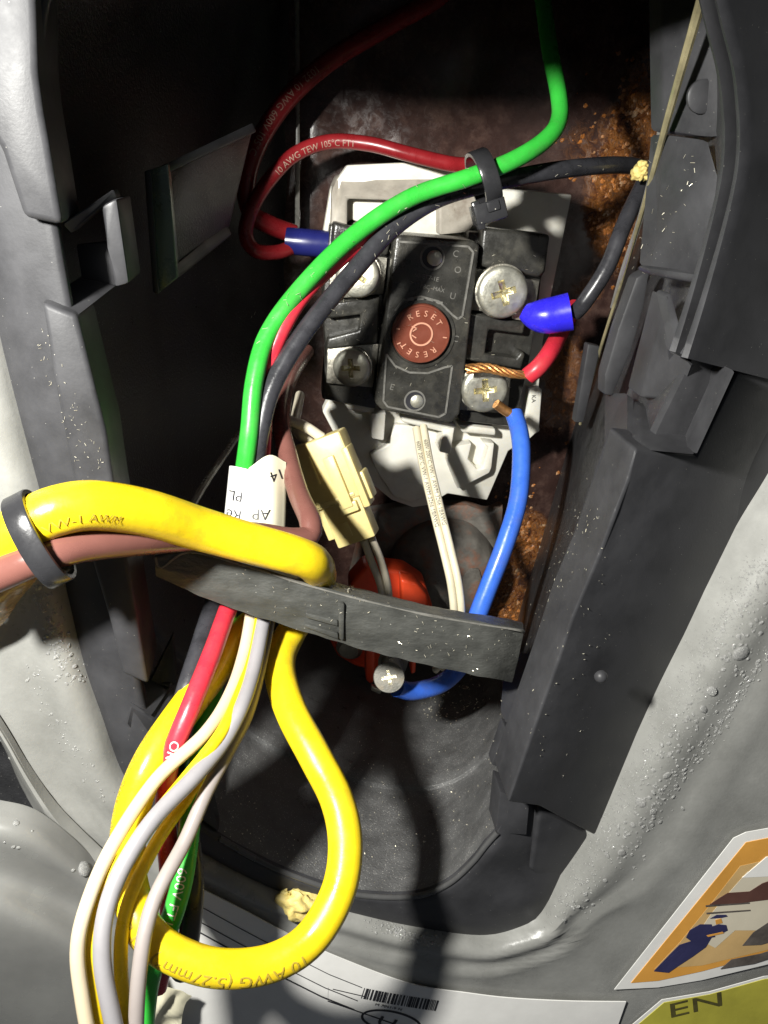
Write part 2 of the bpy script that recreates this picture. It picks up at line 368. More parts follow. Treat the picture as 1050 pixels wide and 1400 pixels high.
# ------------------------------------------------------------------ access frame (black plastic bezel)
PAIR = [  # outer edge px, inner edge px, inner h, outer h, back edge px
 ((-60, 200), (60, 200), .05, -.25, (400, 150)), ((0, 471), (100, 431), .05, -.25, (398, 400)), ((57, 689), (146, 640), .05, -.25, (396, 560)),
 ((83, 780), (168, 760), .05, -.25, (394, 690)), ((113, 907), (192, 935), 0, -.25, (398, 800)), ((140, 985), (208, 995), -.05, -.25, (405, 850)),
 ((167, 1060), (232, 1062), -.1, -.25, (420, 845)), ((205, 1110), (262, 1115), -.1, -.25, (440, 858)), ((266, 1158), (300, 1146), -.1, -.25, (470, 866)),
 ((322, 1190), (342, 1170), -.1, -.25, (500, 870)), ((390, 1222), (400, 1197), -.1, -.3, (530, 874)), ((486, 1250), (480, 1222), -.1, -.35, (570, 878)),
 ((566, 1272), (562, 1226), -.1, -.4, (610, 880)), ((662, 1288), (610, 1210), -.05, -.4, (640, 880)), ((710, 1278), (645, 1180), 0, -.4, (660, 880)),
 ((742, 1266), (665, 1155), .05, -.4, (675, 878)), ((762, 1236), (680, 1138), .05, -.5, (688, 872)), ((810, 1164), (700, 1095), -.05, -.8, (695, 866)),
 ((910, 980), (748, 980), -.1, -1.05, (703, 866)), ((986, 852), (796, 850), -.1, -1.05, (715, 820)), ((1050, 740), (843, 720), -.1, -1.05, (740, 740)),
 ((1130, 600), (890, 600), -.1, -1.05, (780, 600)), ((1170, 400), (970, 420), -.1, -1.2, (832, 430)), ((1170, 100), (1008, 150), -.1, -1.2, (898, 200)),
 ((1130, -150), (975, -40), -.1, -1.2, (890, 0)), ((800, -350), (790, -35), .2, -.4, (800, -40)), ((500, -400), (520, -33), .1, -.3, (600, -50)),
 ((200, -330), (240, -28), .1, -.3, (430, -40)), ((0, -150), (75, -18), .05, -.25, (405, 0))]
PAIR.append(PAIR[0])
bez = thing('access_frame', 'black moulded plastic frame lining the oblong access opening', 'frame', W(525, 1250, 0))
out_ = [W(*p[0], p[3]-.5) for p in PAIR]; out2 = [W(*p[0], p[3]) for p in PAIR]; inn = [W(*p[1], p[2]) for p in PAIR]
mid = [a.lerp(b, .35)+Vector((0, -.12, 0)) for a, b in zip(out2, inn)]
mid2 = [a.lerp(b, .9)+Vector((0, -.06, 0)) for a, b in zip(out2, inn)]
inn2 = [p+Vector((0, .12, 0)) for p in inn]
obj('front_flange', grid([out_, out2, mid, mid2, inn, inn2], 260, 26), 'bezel', bez, angle=80)
cen = sum(inn, Vector())/len(inn)
def lin(t, push=0):
    o = []
    for p, a in zip(PAIR, inn2):
        q = a.lerp(W(*p[4], -8.3), t); d = Vector((cen.x-q.x, 0, cen.z-q.z)).normalized(); lf = min(1, max(0, (330-p[1][0])/120))*min(1, max(0, (1010-p[1][1])/120)); o.append(q+d*push-Vector((1, 0, 0))*lf*1.5*math.sin(math.pi*min(1, t*1.15+.02)))
    return o
LR = [inn2, lin(.05, .02), lin(.3, .02), lin(.31, .08), lin(.6, .06), lin(1)]
obj('cavity_liner', grid([r[17:]+r[1:6] for r in LR], 220, 41, lin=True), 'liner', bez, angle=50)
obj('lower_tray', grid([r[5:18] for r in LR], 160, 41, lin=True), 'tray', bez, angle=50)
rim = [W(p[1][0], p[1][1], p[2]+.01) for p in PAIR[8:17]]
obj('tray_rim', tube(Path(rim, .1), .045, 10), 'rim', bez)
# left raised lips, pockets
XIN = [(-300, 975), (-120, 985), (0, 985), (190, 1008), (320, 985), (490, 932), (614, 869), (700, 840), (844, 782), (1004, 726), (1108, 690)]
def slope(pts):
    o = []
    for x, y in pts:
        xi = XIN[-1][1]
        for (ya, xa), (yb, xb) in zip(XIN, XIN[1:]):
            if ya <= y <= yb: xi = xa+(xb-xa)*(y-ya)/(yb-ya)
        o.append((x, y, .66-.0074*max(0, x-xi)))
    return o
def B(name, pts, h=None, thick=.5, bevel=.05, mat='bezel', seg=2, **k): return obj(name, prism(pts, h, thick, bevel, seg=seg), mat, bez, **k)
B('flange_lip', [(-150, -200), (40, -200), (46, -60), (48, 0), (51, 100), (58, 150), (67, 200), (76, 255), (85, 308), (32, 297), (0, 200), (-60, 120)], .32, .9, .07, seg=3)
B('flange_lip', [(57, 413), (105, 431), (130, 532), (145, 590), (156, 666), (173, 760), (187, 843), (203, 937), (167, 922), (150, 850), (123, 760), (97, 640), (72, 510)], .28, .9, .06, seg=3)
B('pocket_floor', [(57, 413, .2), (108, 380, -.9), (158, 391, -.9), (106, 432, .2)], None, .2, .02)
B('pocket_wall', [(104, 335, -.95), (149, 330, -.95), (158, 392, -.95), (112, 384, -.95)], None, .15, .02)
B('pocket_side', [(138, 282, -.5), (160, 270, -.5), (177, 388, -.6), (156, 394, -.6), (148, 338, -.6)], None, .9, .05)
B('pocket_roof', [(84, 306, .1), (155, 258, -.8), (161, 272, -.8), (140, 284, -.6), (96, 320, -.2)], None, .25, .03)
B('lower_pocket_floor', [(177, 960, .05), (207, 980, .05), (234, 939, -.8), (203, 926, -.8)], None, .2, .02)
B('lower_pocket_wall', [(205, 932, -.7), (236, 870, -.9), (240, 936, -.9), (232, 940, -.7)], None, .2, .02)
B('lower_rail', [(170, 990, 0), (177, 962, .02), (207, 983, .02), (250, 940, -1), (268, 1000, -1), (290, 1100, -.6), (300, 1140, -.15), (262, 1112, -.12), (225, 1060, -.1)], None, .3, .04)
# clip on the left wall
ct = bez
B('clip_strip', [(206, 232), (230, 223), (243, 380), (216, 402)], -2.6, .5, .03, mat='clip_metal')
B('clip_edge', [(197, 234), (207, 231), (217, 403), (209, 400)], -2.5, .7, .02)
B('clip_bar', [(230, 222, -2.7), (345, 168, -5), (350, 180, -5), (231, 236, -2.7)], None, .2, .02)
B('clip_bar', [(242, 360, -2.7), (308, 306, -5), (316, 322, -5), (243, 381, -2.7)], None, .2, .02)
B('clip_body', [(231, 230, -2.78), (345, 174, -5.1), (312, 312, -5.1), (243, 374, -2.78)], None, .3, .03, mat='liner')
B('liner_edge_strip', [(402, -60), (409, -60), (410, 200), (410, 330), (403, 330), (404, 190)], -7.4, .3, .02, mat='emboss')
# right side: upper lip with V notch, ledges, plates, lower lip
lip = []
for x, y in ((950, -130), (965, -60), (985, 30), (1000, 90), (1006, 140), (1008, 190), (1003, 245), (985, 320), (958, 410), (932, 488)):
    k = max(0, min(1, (y-380)/110)); lip.append([(x+o, y+o*.26*k, .66-.0074*o*.9-dh) for o, dh in ((0, .5), (-1, .16), (4, .04), (14, 0), (45, 0), (100, 0), (190, 0), (330, 0))])
obj('flange_lip', thicken(grid([[W(*r[i]) for r in lip] for i in range(8)], 90, 57), (0, .35, 0)), 'bezel', bez, angle=60)
B('notch_face', [(914, 402, -.6), (928, 455, -.3), (933, 490, .2), (952, 498, .1), (933, 550, -.5), (876, 545, -.9)], None, .5, .06)
B('notch_band', [(909, 403, -.7), (918, 400, -.7), (940, 480, .3), (931, 492, .3)], None, .3, .03)
B('upper_ledge', [(886, 366, -1.4), (962, 376, -.2), (964, 392, -.2), (890, 378, -1.4)], None, .4, .05)
B('upper_panel', [(903, -60, -2.2), (985, -60, -1.3), (1003, 120, -1), (1000, 187, -.95), (968, 187, -1.15), (906, 179, -2.05)], None, .4, .05)
B('upper_panel', [(906, 182, -1.9), (968, 190, -1.0), (1000, 300, -.5), (962, 378, -.7), (888, 368, -1.7), (898, 330, -1.9)], None, .4, .05)
B('ledge_plate', [(870, 380), (889, 368), (881, 420), (864, 480), (838, 542), (826, 540), (827, 512), (845, 450)], -2.4, .3, .04)
B('hook_plate', [(804, 470), (822, 474), (798, 578), (786, 578)], -4.6, .2, .03)
B('ledge_top', [(877, 556, -1.1), (944, 572, -1.0), (951, 622, .55), (876, 615, .45)], None, .3, .03)
B('ledge_side', [(944, 571, -1.0), (976, 512, -.6), (990, 512, .2), (1006, 506, .55), (952, 623, .56)], None, .3, .03)
B('ledge_cheek', [(836, 545, -2.6), (868, 545, -1.4), (869, 612, .2), (856, 650, .35), (838, 700, .4), (836, 655, -.8)], None, .3, .04)
B('flange_lip', [(x, y, h-.012) for x, y, h in slope([(869, 614), (953, 623), (1010, 506), (1060, 512), (1200, 540), (1160, 560), (1128, 600), (1049, 738), (985, 850), (909, 978), (818, 1146), (738, 1104), (694, 1098), (726, 1004), (762, 904), (782, 844), (818, 760), (840, 700), (858, 655)])], None, .9, .06, seg=3)
B('lower_corner', [(737, 1105, .08), (817, 1147, -.42), (770, 1236, -.55), (724, 1190, -.12)], None, .5, .08, seg=3)
B('side_ledge', [(697, 905, -1.6), (764, 910, .1), (728, 1001, 0), (690, 989, -1)], None, .3, .04)
B('slot_plate', [(690, 994), (697, 998), (684, 1050), (672, 1046)], -.8, .25, .02)
B('slot_plate', [(704, 1000), (712, 1001), (700, 1070), (693, 1075)], -.7, .25, .02)
B('stop_block', [(684, 1082), (724, 1100), (720, 1142), (678, 1139)], .02, .5, .02)
bmk = bmesh.new(); lathe(bmk, W(959, 132, -1.4), NV, [(.2, 0), (.2, .05), (.17, .07), (0, .07)]); obj('moulding_pip', bmk, 'bezel', bez)
bmk = bmesh.new(); lathe(bmk, W(821, 924, .6), NV, [(.09, 0), (.085, .05), (.05, .09), (0, .1)], 16); obj('moulding_pip', bmk, 'bezel', bez)

# ------------------------------------------------------------------ jacket (grey painted shell)
prof = [(-.3, -.9), (-.12, -.5), (.0, -.25), (.12, -.02), (.3, .05), (.5, .04), (.66, -.01), (.85, -.035), (1.05, -.005), (1.2, .03), (1.45, .0), (2.2, -.03), (4, -.03), (8, -.03), (16, -.4)]
ob = [Vector((p.x, 0, p.z)) for p in (W(*q[0], -.1) for q in PAIR[:-1])]
nn = len(ob); cp = sum(ob, Vector())/nn; nor = []
for i in range(nn):
    t = (ob[(i+1) % nn]-ob[i-1]).normalized(); w = Vector((t.z, 0, -t.x))
    nor.append(w if w.dot(ob[i]-cp) > 0 else -w)
def lat(i):
    py = PAIR[i][0][1]; px = PAIR[i][0][0]
    if 200 < px < 780 and py > 1100: return .5
    return .85 if px < 300 else 1.0
rows = []
for off, h in prof:
    r = [ob[i]+nor[i]*off*(lat(i) if off > 0 else 1)+Vector((0, -h, 0)) for i in range(nn)]; rows.append(r+[r[0]])
bm = grid(rows, 300, 71)
def inpoly(x, y, pg):
    c = False; j = len(pg)-1
    for i in range(len(pg)):
        if (pg[i][1] > y) != (pg[j][1] > y) and x < (pg[j][0]-pg[i][0])*(y-pg[i][1])/(pg[j][1]-pg[i][1])+pg[i][0]: c = not c
        j = i
    return c
HOLE = [(-600, 900), (-30, 950), (20, 1040), (75, 1125), (150, 1200), (150, 1500), (-600, 1500)]
kill = [f for f in bm.faces if inpoly(*PX(f.calc_center_median()), HOLE)]
bmesh.ops.delete(bm, geom=kill, context='FACES')
jk = thing('heater_jacket', 'grey painted steel jacket of the water heater round the opening', 'water heater', W(525, 1290, 0))
jm = obj('outer_shell', thicken(bm, (0, .06, 0)), 'jacket', jk, angle=60)
bm = prism([(-900, 900), (120, 900), (230, 1250), (400, 1700), (-900, 1700)], -3.5, .3, 0); obj('dark_void_sheet', bm, 'liner', jk)  # dark sheet added to stand for the black void behind the jacket gap
obj('rolled_edge', thicken(grid([[W(-60, 900, .05), W(0, 985, .1), W(40, 1050, .1), W(80, 1105, .1), W(135, 1160, .1), W(175, 1195, .1)],
                      [W(-60, 930, .2), W(-2, 1002, .25), W(36, 1068, .28), W(72, 1122, .28), W(120, 1178, .25), W(160, 1215, .2)],
                      [W(-60, 945, -.1), W(-3, 1008, -.1), W(30, 1078, -.1), W(64, 1132, -.1), W(112, 1188, -.1), W(150, 1226, -.1)]], 40, 10), (0, .05, 0)), 'jacket', jk)

# clear film in the bottom left corner
fl = grid([[W(-80, 1085, .3), W(0, 1096, .35), W(50, 1110, .35), (W(100, 1148, .3)), W(140, 1188, .2), W(175, 1225, .2)],
           [W(-80, 1125, .7), W(0, 1140, .75), W(50, 1155, .7), W(100, 1190, .6), W(145, 1225, .5), W(180, 1255, .4)],
           [W(-80, 1180, .6), W(0, 1195, .65), W(50, 1215, .6), W(100, 1240, .5), W(150, 1265, .45), W(190, 1290, .4)],
           [W(-80, 1230, 1.0), W(0, 1250, 1.0), W(50, 1270, .95), W(110, 1300, .85), W(165, 1320, .7), W(205, 1335, .6)],
           [W(-80, 1330, .9), W(0, 1340, .9), W(60, 1360, .8), W(120, 1380, .7), W(180, 1400, .6), W(225, 1410, .5)],
           [W(-80, 1450, .7), W(0, 1450, .7), W(60, 1460, .7), W(120, 1480, .6), W(190, 1500, .5), W(240, 1500, .4)]], 60, 50)
film = tag(obj('plastic_film', thicken(fl, (0, .03, 0)), 'film'), 'loose grey plastic film bulging below the jacket edge at lower left', 'plastic film')
# tan tape under the cable tie
tp = grid([[W(-60, 790, .5), W(-10, 788, .6), W(30, 778, .55), W(70, 772, .3)], [W(-60, 815, .9), W(-10, 815, .85), W(25, 800, .7), W(58, 785, .4)],
           [W(-60, 835, .6), W(-10, 838, .7), W(18, 822, .55), W(44, 800, .35)], [W(-60, 880, .6), W(-14, 868, .5), W(6, 850, .45), W(30, 815, .3)]], 30, 30)
for v in tp.verts: v.co.y -= .10*noise.noise(v.co*3)
tag(obj('tape_strip', thicken(tp, (0, .02, 0)), 'tape'), 'crumpled shiny tan tape on the jacket below the cable tie', 'tape')

# ------------------------------------------------------------------ crossbar
bar = thing('retaining_strap', 'black curved foam strap running across the opening', 'strap', W(470, 850, -2))
top = [(212, 762, -.25), (221, 776, -0.25), (258, 755, -0.30), (337, 774, -0.35), (440, 806, -0.35), (560, 836, -0.35), (640, 851, -0.40), (704, 861, -0.45), (716, 864, -0.55)]
bot = [(213, 788, -.25), (220, 791, -0.25), (286, 820, -0.30), (340, 839, -0.35), (392, 856, -0.35), (491, 886, -0.35), (560, 904, -0.35), (640, 921, -0.40), (690, 931, -0.45), (700, 933, -0.65)]
bkt = [W(214, 760, -1.1), W(221, 758, -1.15), W(258, 742, -1.25), W(337, 762, -1.35), W(440, 791, -1.35), W(560, 822, -1.35), W(640, 838, -1.35), W(700, 846, -1.35), W(712, 850, -1.45)]
tp_ = [W(*p) for p in top]; bt_ = [W(*p) for p in bot]
mid_ = [p+Vector((0, .35, .0)) for p in tp_]
def even(a, n=60): return cr(a, n)
g = grid([even(bkt, 12), even([t.lerp(b, .5)+Vector((0, 0, .06)) for t, b in zip(cr(tp_, 9), cr(bkt, 9))], 12), even([p+Vector((0, .03, .02)) for p in tp_], 12), even(tp_, 12),
          even([a.lerp(b, .5)+Vector((0, -.03, 0)) for a, b in zip(cr(tp_, 12), cr(bt_, 12))], 12), even(bt_, 12), even([p+Vector((0, .9, 0)) for p in bt_], 12), even(bkt, 12)], 90, 57, lin=True)
for v in g.verts:
    v.co += Vector((0, 1, .6))*.02*noise.noise(v.co*4)
obj('strap_body', g, 'bar', bar, angle=45)
obj('lit_edge', tube(Path([p+Vector((0, -.005, .004)) for p in tp_], .06), .016, 6, wob=.35), 'emboss', bar)  # paler line on the cut top edge, its lit look put into the colour
q = bmesh.new()
prism([(462, 824), (471, 826), (470, 876), (464, 875)], -.27, .2, .02, q); prism([(418, 838), (462, 849), (462, 857), (418, 845)], -.27, .2, .02, q); prism([(415, 852), (462, 866), (463, 875), (416, 858)], -.27, .2, .02, q)
obj('raised_mark', q, 'bar', bar)

# ------------------------------------------------------------------ thermostat
th = thing('thermostat', 'black thermostat with red reset button and four terminal screws on white bracket', 'thermostat', W(590, 560, -7.5))
def T(name, pts, h=None, thick=.3, bevel=.03, mat='phenolic', par=None, seg=2, label=None): return obj(name, prism(pts, h, thick, bevel, seg=seg), mat, par or th, label=label)
br = T('bracket', [(441, 563), (452, 540), (520, 540), (620, 560), (700, 560), (722, 470), (735, 400), (746, 330), (690, 318), (640, 330), (540, 320), (480, 300), (440, 330), (452, 258), (475, 226), (560, 222), (640, 240), (692, 258), (782, 266), (769, 330), (753, 407), (742, 470), (736, 540), (738, 590), (722, 600), (695, 617), (666, 684), (612, 675), (586, 691), (565, 694), (536, 684), (500, 655), (470, 618)], -6.75, .35, .03, 'white')
T('bracket_top', [(454, 258, -6.4), (462, 240, -6.9), (640, 238, -6.9), (660, 256, -6.4), (655, 300, -6.4), (640, 318, -6.4), (600, 322, -6.4), (600, 276, -6.4), (475, 272, -6.4), (475, 320, -6.4), (452, 320, -6.4)], None, .9, .05, 'shaded_white')
T('bracket_tab', [(507, 566), (528, 563), (525, 603), (508, 600)], -6.2, .5, .04, 'white')
T('bracket_tab', [(606, 588), (622, 584), (616, 622), (600, 618)], -6.2, .5, .04, 'white')
T('bracket_rib', [(469, 549), (512, 554), (512, 566), (476, 561)], -6.3, .4, .05, 'white')
T('bracket_rib', [(546, 566), (568, 567), (624, 580), (622, 594), (600, 590), (550, 578)], -6.25, .4, .05, 'white')
T('bracket_rib', [(626, 580), (678, 586), (678, 596), (632, 592)], -6.3, .4, .05, 'white')
T('bracket_claw', [(611, 632), (613, 612), (645, 606), (640, 628), (652, 642), (660, 640), (668, 612), (659, 604), (676, 606), (672, 640), (669, 647), (626, 669)], -6.45, .3, .03, 'white')
T('bracket_boss', [(505, 622), (530, 608), (540, 580), (568, 582), (580, 640), (592, 676), (564, 688), (538, 678), (518, 650)], -6.6, .2, .04, 'white')
T('bracket_tag', [(735, 528), (741, 533), (737, 588), (722, 602), (716, 590), (722, 530)], -6.5, .15, .02, 'white')
q = bmesh.new(); flat_text(q, 'CE 15-14', .16, (548, 660), (585, 664), -6.6, .01); obj('moulded_mark', q, 'white', br, kind='stuff')
q = bmesh.new(); flat_text(q, 'KA', .12, (727, 540), (726, 580), -6.5, .004); obj('printed_mark', q, 'ink', br, kind='stuff')
# base blocks
T('base_block', [(640, 316), (752, 322), (746, 372), (741, 378), (735, 430), (722, 505), (702, 584), (628, 576), (630, 500)], -6.1, .65, .05)
T('base_block', [(452, 306), (540, 325), (514, 560), (440, 546), (446, 480), (440, 420)], -6.1, .65, .05)
T('terminal_cover', [(660, 311), (753, 321), (745, 372), (738, 380), (655, 364)], -5.75, .4, .07, seg=3)
T('terminal_cover', [(456, 303), (535, 326), (530, 350), (470, 338), (452, 345)], -5.75, .4, .06, seg=3)
T('divider', [(643, 428), (719, 441), (716, 457), (668, 451), (663, 484), (706, 490), (713, 480), (719, 484), (713, 505), (632, 492)], -5.75, .4, .05, seg=3)
T('divider', [(444, 415), (520, 405), (516, 470), (446, 478), (448, 462), (490, 452), (494, 430), (446, 436)], -5.8, .4, .05, seg=3)
for pts in ([(650, 366), (738, 384), (730, 434), (644, 424)], [(632, 496), (700, 504), (694, 566), (626, 560)], [(455, 345), (530, 352), (524, 402), (448, 410)], [(448, 474), (518, 470), (516, 490), (510, 530), (446, 524)]):
    T('terminal_plate', pts, -5.88, .2, .02, 'dull_metal')
# centre cover, made of a frame and a slightly sunk field
cv = T('limit_cover', [(540, 324), (548, 321), (648, 329), (656, 336), (629, 565), (617, 579), (606, 577), (522, 561), (513, 552), (525, 450)], -5.5, .75, .06, seg=3)
q = bmesh.new()
def strip(pts, w, h, th=.02, close=False, bmx=None):
    pp = [W(*p, h) for p in pts]
    if close: pp.append(pp[0])
    for a, b in zip(pp, pp[1:]):
        t = (b-a).normalized(); s = t.cross(NV)*w/2
        o = bmesh.new(); poly(o, [a-s+NV*th, a+s+NV*th, b+s+NV*th, b-s+NV*th], [a-s, a+s, b+s, b-s]); merge(bmx, o)
strip([(543, 330), (640, 337), (647, 345), (632, 432), (626, 436), (618, 430), (600, 412), (575, 405), (552, 410), (540, 425)], .035, -5.5, .02, False, q)
obj('raised_border', q, 'emboss', cv); q = bmesh.new()
strip([(528, 484), (540, 500), (560, 509), (585, 510), (608, 502), (618, 500), (609, 565), (600, 570), (530, 556), (524, 548), (528, 484)], .035, -5.5, .02, False, q)
obj('raised_border', q, 'emboss', cv)
q = bmesh.new()
flat_text(q, '60-ET7-1E', .105, (566, 378), (632, 392), -5.5, .006); flat_text(q, 'PBC  MAX', .1, (574, 393), (630, 405), -5.5, .006)
for s, a, b in (('C', (618, 350), (636, 354)), ('O', (620, 372), (634, 375)), ('U', (614, 408), (630, 411)), ('E', (532, 532), (548, 536)), ('C', (618, 466), (632, 469))): flat_text(q, s, .16, a, b, -5.5, .006)
for k in range(4): strip([(557+13*k, 409+.5*k*k), (566+13*k, 409+.6*k*k)], .05, -5.5, .015, False, q)
obj('moulded_lettering', q, 'emboss', cv, kind='stuff')
for (x, y, r) in ((591, 352, 15), (567, 548, 13)):
    R_ = r/F*depth(W(x, y, -5.5)); c = W(x, y, -5.5); q = bmesh.new()
    lathe(q, c, NV, [(R_*1.15, 0), (R_*1.15, .012), (R_*.98, .014), (R_*.95, .004)]); o = obj('rivet_hole', q, 'emboss', cv)
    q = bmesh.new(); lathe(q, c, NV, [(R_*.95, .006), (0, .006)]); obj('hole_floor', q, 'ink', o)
    q = bmesh.new(); lathe(q, c+Vector((.04, 0, 0)), NV, [(R_*.7, 0), (R_*.7, .03), (R_*.5, .055), (0, .06)]); obj('rivet', q, 'zinc', cv)
# reset button
c = W(576, 457, -5.5); R_ = 40/F*depth(c); q = bmesh.new()
lathe(q, c, NV, [(R_*1.16, 0), (R_*1.16, .03), (R_*1.06, .035), (R_*1.03, .0)], 48); obj('button_collar', q, 'phenolic', cv)
c2 = W(576, 457, -5.36); q = bmesh.new()
lathe(q, c2, NV, [(R_, -.2), (R_, -.02), (R_*.97, .0), (R_*.93, .0), (R_*.91, -.012), (0, -.012)], 56)
rb = obj('reset_button', q, 'reset', th, label='round red-brown reset button')
q = bmesh.new(); lathe(q, c2+NV*-.012, NV, [(R_*.40, 0), (R_*.40, .02), (R_*.345, .02), (R_*.345, 0)], 40)
X = (W(586, 457.5, -5.36)-W(576, 457, -5.36)).normalized(); Zv = NV.cross(X)
def arc_text(bm, s, size, rad, a0, da, flip=False):
    for i, ch in enumerate(s):
        a = math.radians(a0+da*i); d = X*math.cos(a)+Zv*math.sin(a); tx = X*math.sin(a)-Zv*math.cos(a)
        if flip: tx = -tx
        ty = NV.cross(tx); t = text_mesh(ch, size); w = max(v.co.x for v in t.verts)/2
        for v in t.verts: v.co = c2+d*rad+tx*(v.co.x-w)+ty*(v.co.y-size*.33)+NV*-.008
        ex = bmesh.ops.extrude_face_region(t, geom=t.faces[:]); bmesh.ops.translate(t, verts=[g for g in ex['geom'] if isinstance(g, bmesh.types.BMVert)], vec=NV*.016)
        merge(bm, t)
arc_text(q, 'RESET', .15, R_*.7, 128, -23); arc_text(q, 'RESET', .15, R_*.7, -48, -24)
for a in (170, 205, -5): 
    d = X*math.cos(math.radians(a))+Zv*math.sin(math.radians(a)); o = bmesh.new(); box(o, c2+d*R_*.82, d, d.cross(NV), NV, .07, .02, .02, 0); merge(q, o)
strip([(563, 446), (570, 449), (564, 453)], .018, -5.37, .02, False, q); strip([(563, 458), (569, 462)], .018, -5.37, .02, False, q)
obj('raised_lettering', q, 'reset_mark', rb, kind='stuff')
# screws
def screw(px, py, rpx, h, rot, par, tilt=Vector((0, 0, 0)), washer=True):
    c = W(px, py, h); R = rpx/F*depth(c); ax = (NV+tilt).normalized(); u = (X-ax*X.dot(ax)).normalized(); v = ax.cross(u)
    q = bmesh.new(); seg = 40
    lathe(q, c, ax, [(R*.95, -.16), (R, -.14), (R, -.03), (R*.97, .0), (R*.9, .02), (R*.78, .035)], seg)
    # top face with a crosshead recess
    t = bmesh.new(); uu = ax.orthogonal().normalized(); vv = ax.cross(uu)
    ring = [t.verts.new(c+ax*.035+(uu*math.cos(2*math.pi*k/seg)+vv*math.sin(2*math.pi*k/seg))*R*.78) for k in range(seg)]
    cu, su = math.cos(rot), math.sin(rot); e1 = u*cu+v*su; e2 = -u*su+v*cu; A, Bw = R*.5, R*.13
    sh = [(Bw, A), (Bw, Bw), (A, Bw), (A, -Bw), (Bw, -Bw), (Bw, -A), (-Bw, -A), (-Bw, -Bw), (-A, -Bw), (-A, Bw), (-Bw, Bw), (-Bw, A)]
    cr_ = [t.verts.new(c+ax*.042+e1*x+e2*y) for x, y in sh]
    ed = [t.edges.new((ring[k], ring[(k+1) % seg])) for k in range(seg)]+[t.edges.new((cr_[k], cr_[(k+1) % 12])) for k in range(12)]
    bmesh.ops.triangle_fill(t, edges=ed, use_beauty=True)
    t.faces.ensure_lookup_table()
    merge(q, t); s = obj('terminal_screw', q, 'zinc', par, angle=50)
    t = bmesh.new()
    a = [t.verts.new(c+ax*.041+e1*x+e2*y) for x, y in sh]; b = [t.verts.new(c-ax*.02+e1*x*.8+e2*y*.8) for x, y in sh]; z = t.verts.new(c-ax*.09)
    for k in range(12):
        t.faces.new((a[k], a[(k+1) % 12], b[(k+1) % 12], b[k])); t.faces.new((b[k], b[(k+1) % 12], z))
    obj('cross_recess', t, 'brass', s, angle=20)
    if washer:
        t = bmesh.new(); lathe(t, c-ax*.16, ax, [(R*1.06, -.04), (R*1.06, .03), (R*.9, .045)], seg); obj('washer', t, 'dull_metal', s)
    return s
screw(688, 400, 35, -5.45, .35, th)
screw(663, 533, 32, -5.45, .15, th)
screw(488, 376, 30, -5.5, -.5, th, Vector((-.25, 0, 0)))
screw(480, 503, 26, -5.5, .1, th, Vector((-.3, 0, 0)))
# ------------------------------------------------------------------ element terminals and fitting under the thermostat
ft = thing('tank_fitting', 'dark rusty domed metal fitting below the white bracket', 'fitting', W(600, 780, -7.5))
q = bmesh.new(); lathe(q, W(602, 775, -7.7), (NV+Vector((-.1, 0, -.1))), [(1.25, -.4), (1.25, .35), (1.1, .55), (.7, .68), (0, .7)], 40)
for v in q.verts: v.co += Vector((1, 1, 1))*.05*noise.noise(v.co*2)
obj('dome', q, 'fitting', ft)
obj('flange', prism([(500, 700), (560, 690), (640, 690), (668, 700), (690, 690), (680, 800), (660, 860), (480, 860), (478, 790)], -7.6, .3, .1), 'fitting', ft)
q = prism([(632, 790), (640, 776), (656, 778), (662, 800), (640, 850), (628, 850)], -6.9, .7, .06); obj('stud', q, 'fitting', ft)
el = thing('element_head', 'red plastic element terminal head partly hidden behind the strap', 'heating element', W(520, 850, -6))
obj('terminal_body', prism([(478, 800), (500, 775), (555, 782), (582, 800), (592, 830), (592, 850), (480, 850)], -6.2, .6, .08, seg=3), 'orange', el)
obj('terminal_block', prism([(548, 792), (570, 798), (584, 815), (590, 845), (550, 845)], -5.8, .4, .06, seg=3), 'orange', el)
obj('gasket_ring', prism([(448, 850), (560, 850), (575, 880), (560, 905), (520, 920), (486, 912), (462, 898), (450, 876)], -6.0, .3, .08, seg=3), 'orange', el)
obj('locating_tab', prism([(500, 870), (514, 872), (512, 932), (506, 936), (500, 930)], -5.3, .3, .05, seg=3), 'orange', el)
obj('locating_tab', prism([(562, 890), (570, 892), (568, 920), (562, 922)], -5.3, .3, .03, seg=3), 'orange', el)
q = bmesh.new(); lathe(q, W(478, 885, -5.8), NV+Vector((-.2, 0, -.2)), [(.28, -.3), (.28, .05), (.2, .12), (0, .12)]); obj('terminal_post', q, 'zinc', el)
ax = (P(531, 925, 15.2)-P(545, 880, 16.4)).normalized(); q = bmesh.new(); lathe(q, P(545, 880, 16.4), ax, [(.2, 0), (.2, .6), (.26, .62), (.26, .8), (.2, .82), (.2, 1.1)], 24); obj('terminal_post', q, 'worn_zinc', el)
c_ = P(532, 926, 15.1)
def screw_at(c, ax, R, rot, par):
    q = bmesh.new(); seg = 36; u = (Vector((1, 0, 0))-ax*ax.x).normalized(); v = ax.cross(u)
    lathe(q, c, ax, [(R*.95, -.12), (R, -.1), (R, -.02), (R*.95, .01), (R*.5, .02), (0, .022)], seg); s = obj('terminal_screw', q, 'worn_zinc', par, angle=50)
    t = bmesh.new()
    for k in range(2):
        a = rot+k*math.pi/2; e1 = u*math.cos(a)+v*math.sin(a); box(t, c+ax*.016, e1, ax.cross(e1), ax, R*.95, R*.22, .02+k*.004, 0)
    obj('cross_recess', t, 'brass', s)
screw_at(c_, (CAM-c_).normalized()*.8+ax*.2, .27, .3, el)
obj('terminal_plate', prism([(508, 938), (522, 944), (520, 950), (507, 944)], -5.0, .1, .02), 'zinc', el)

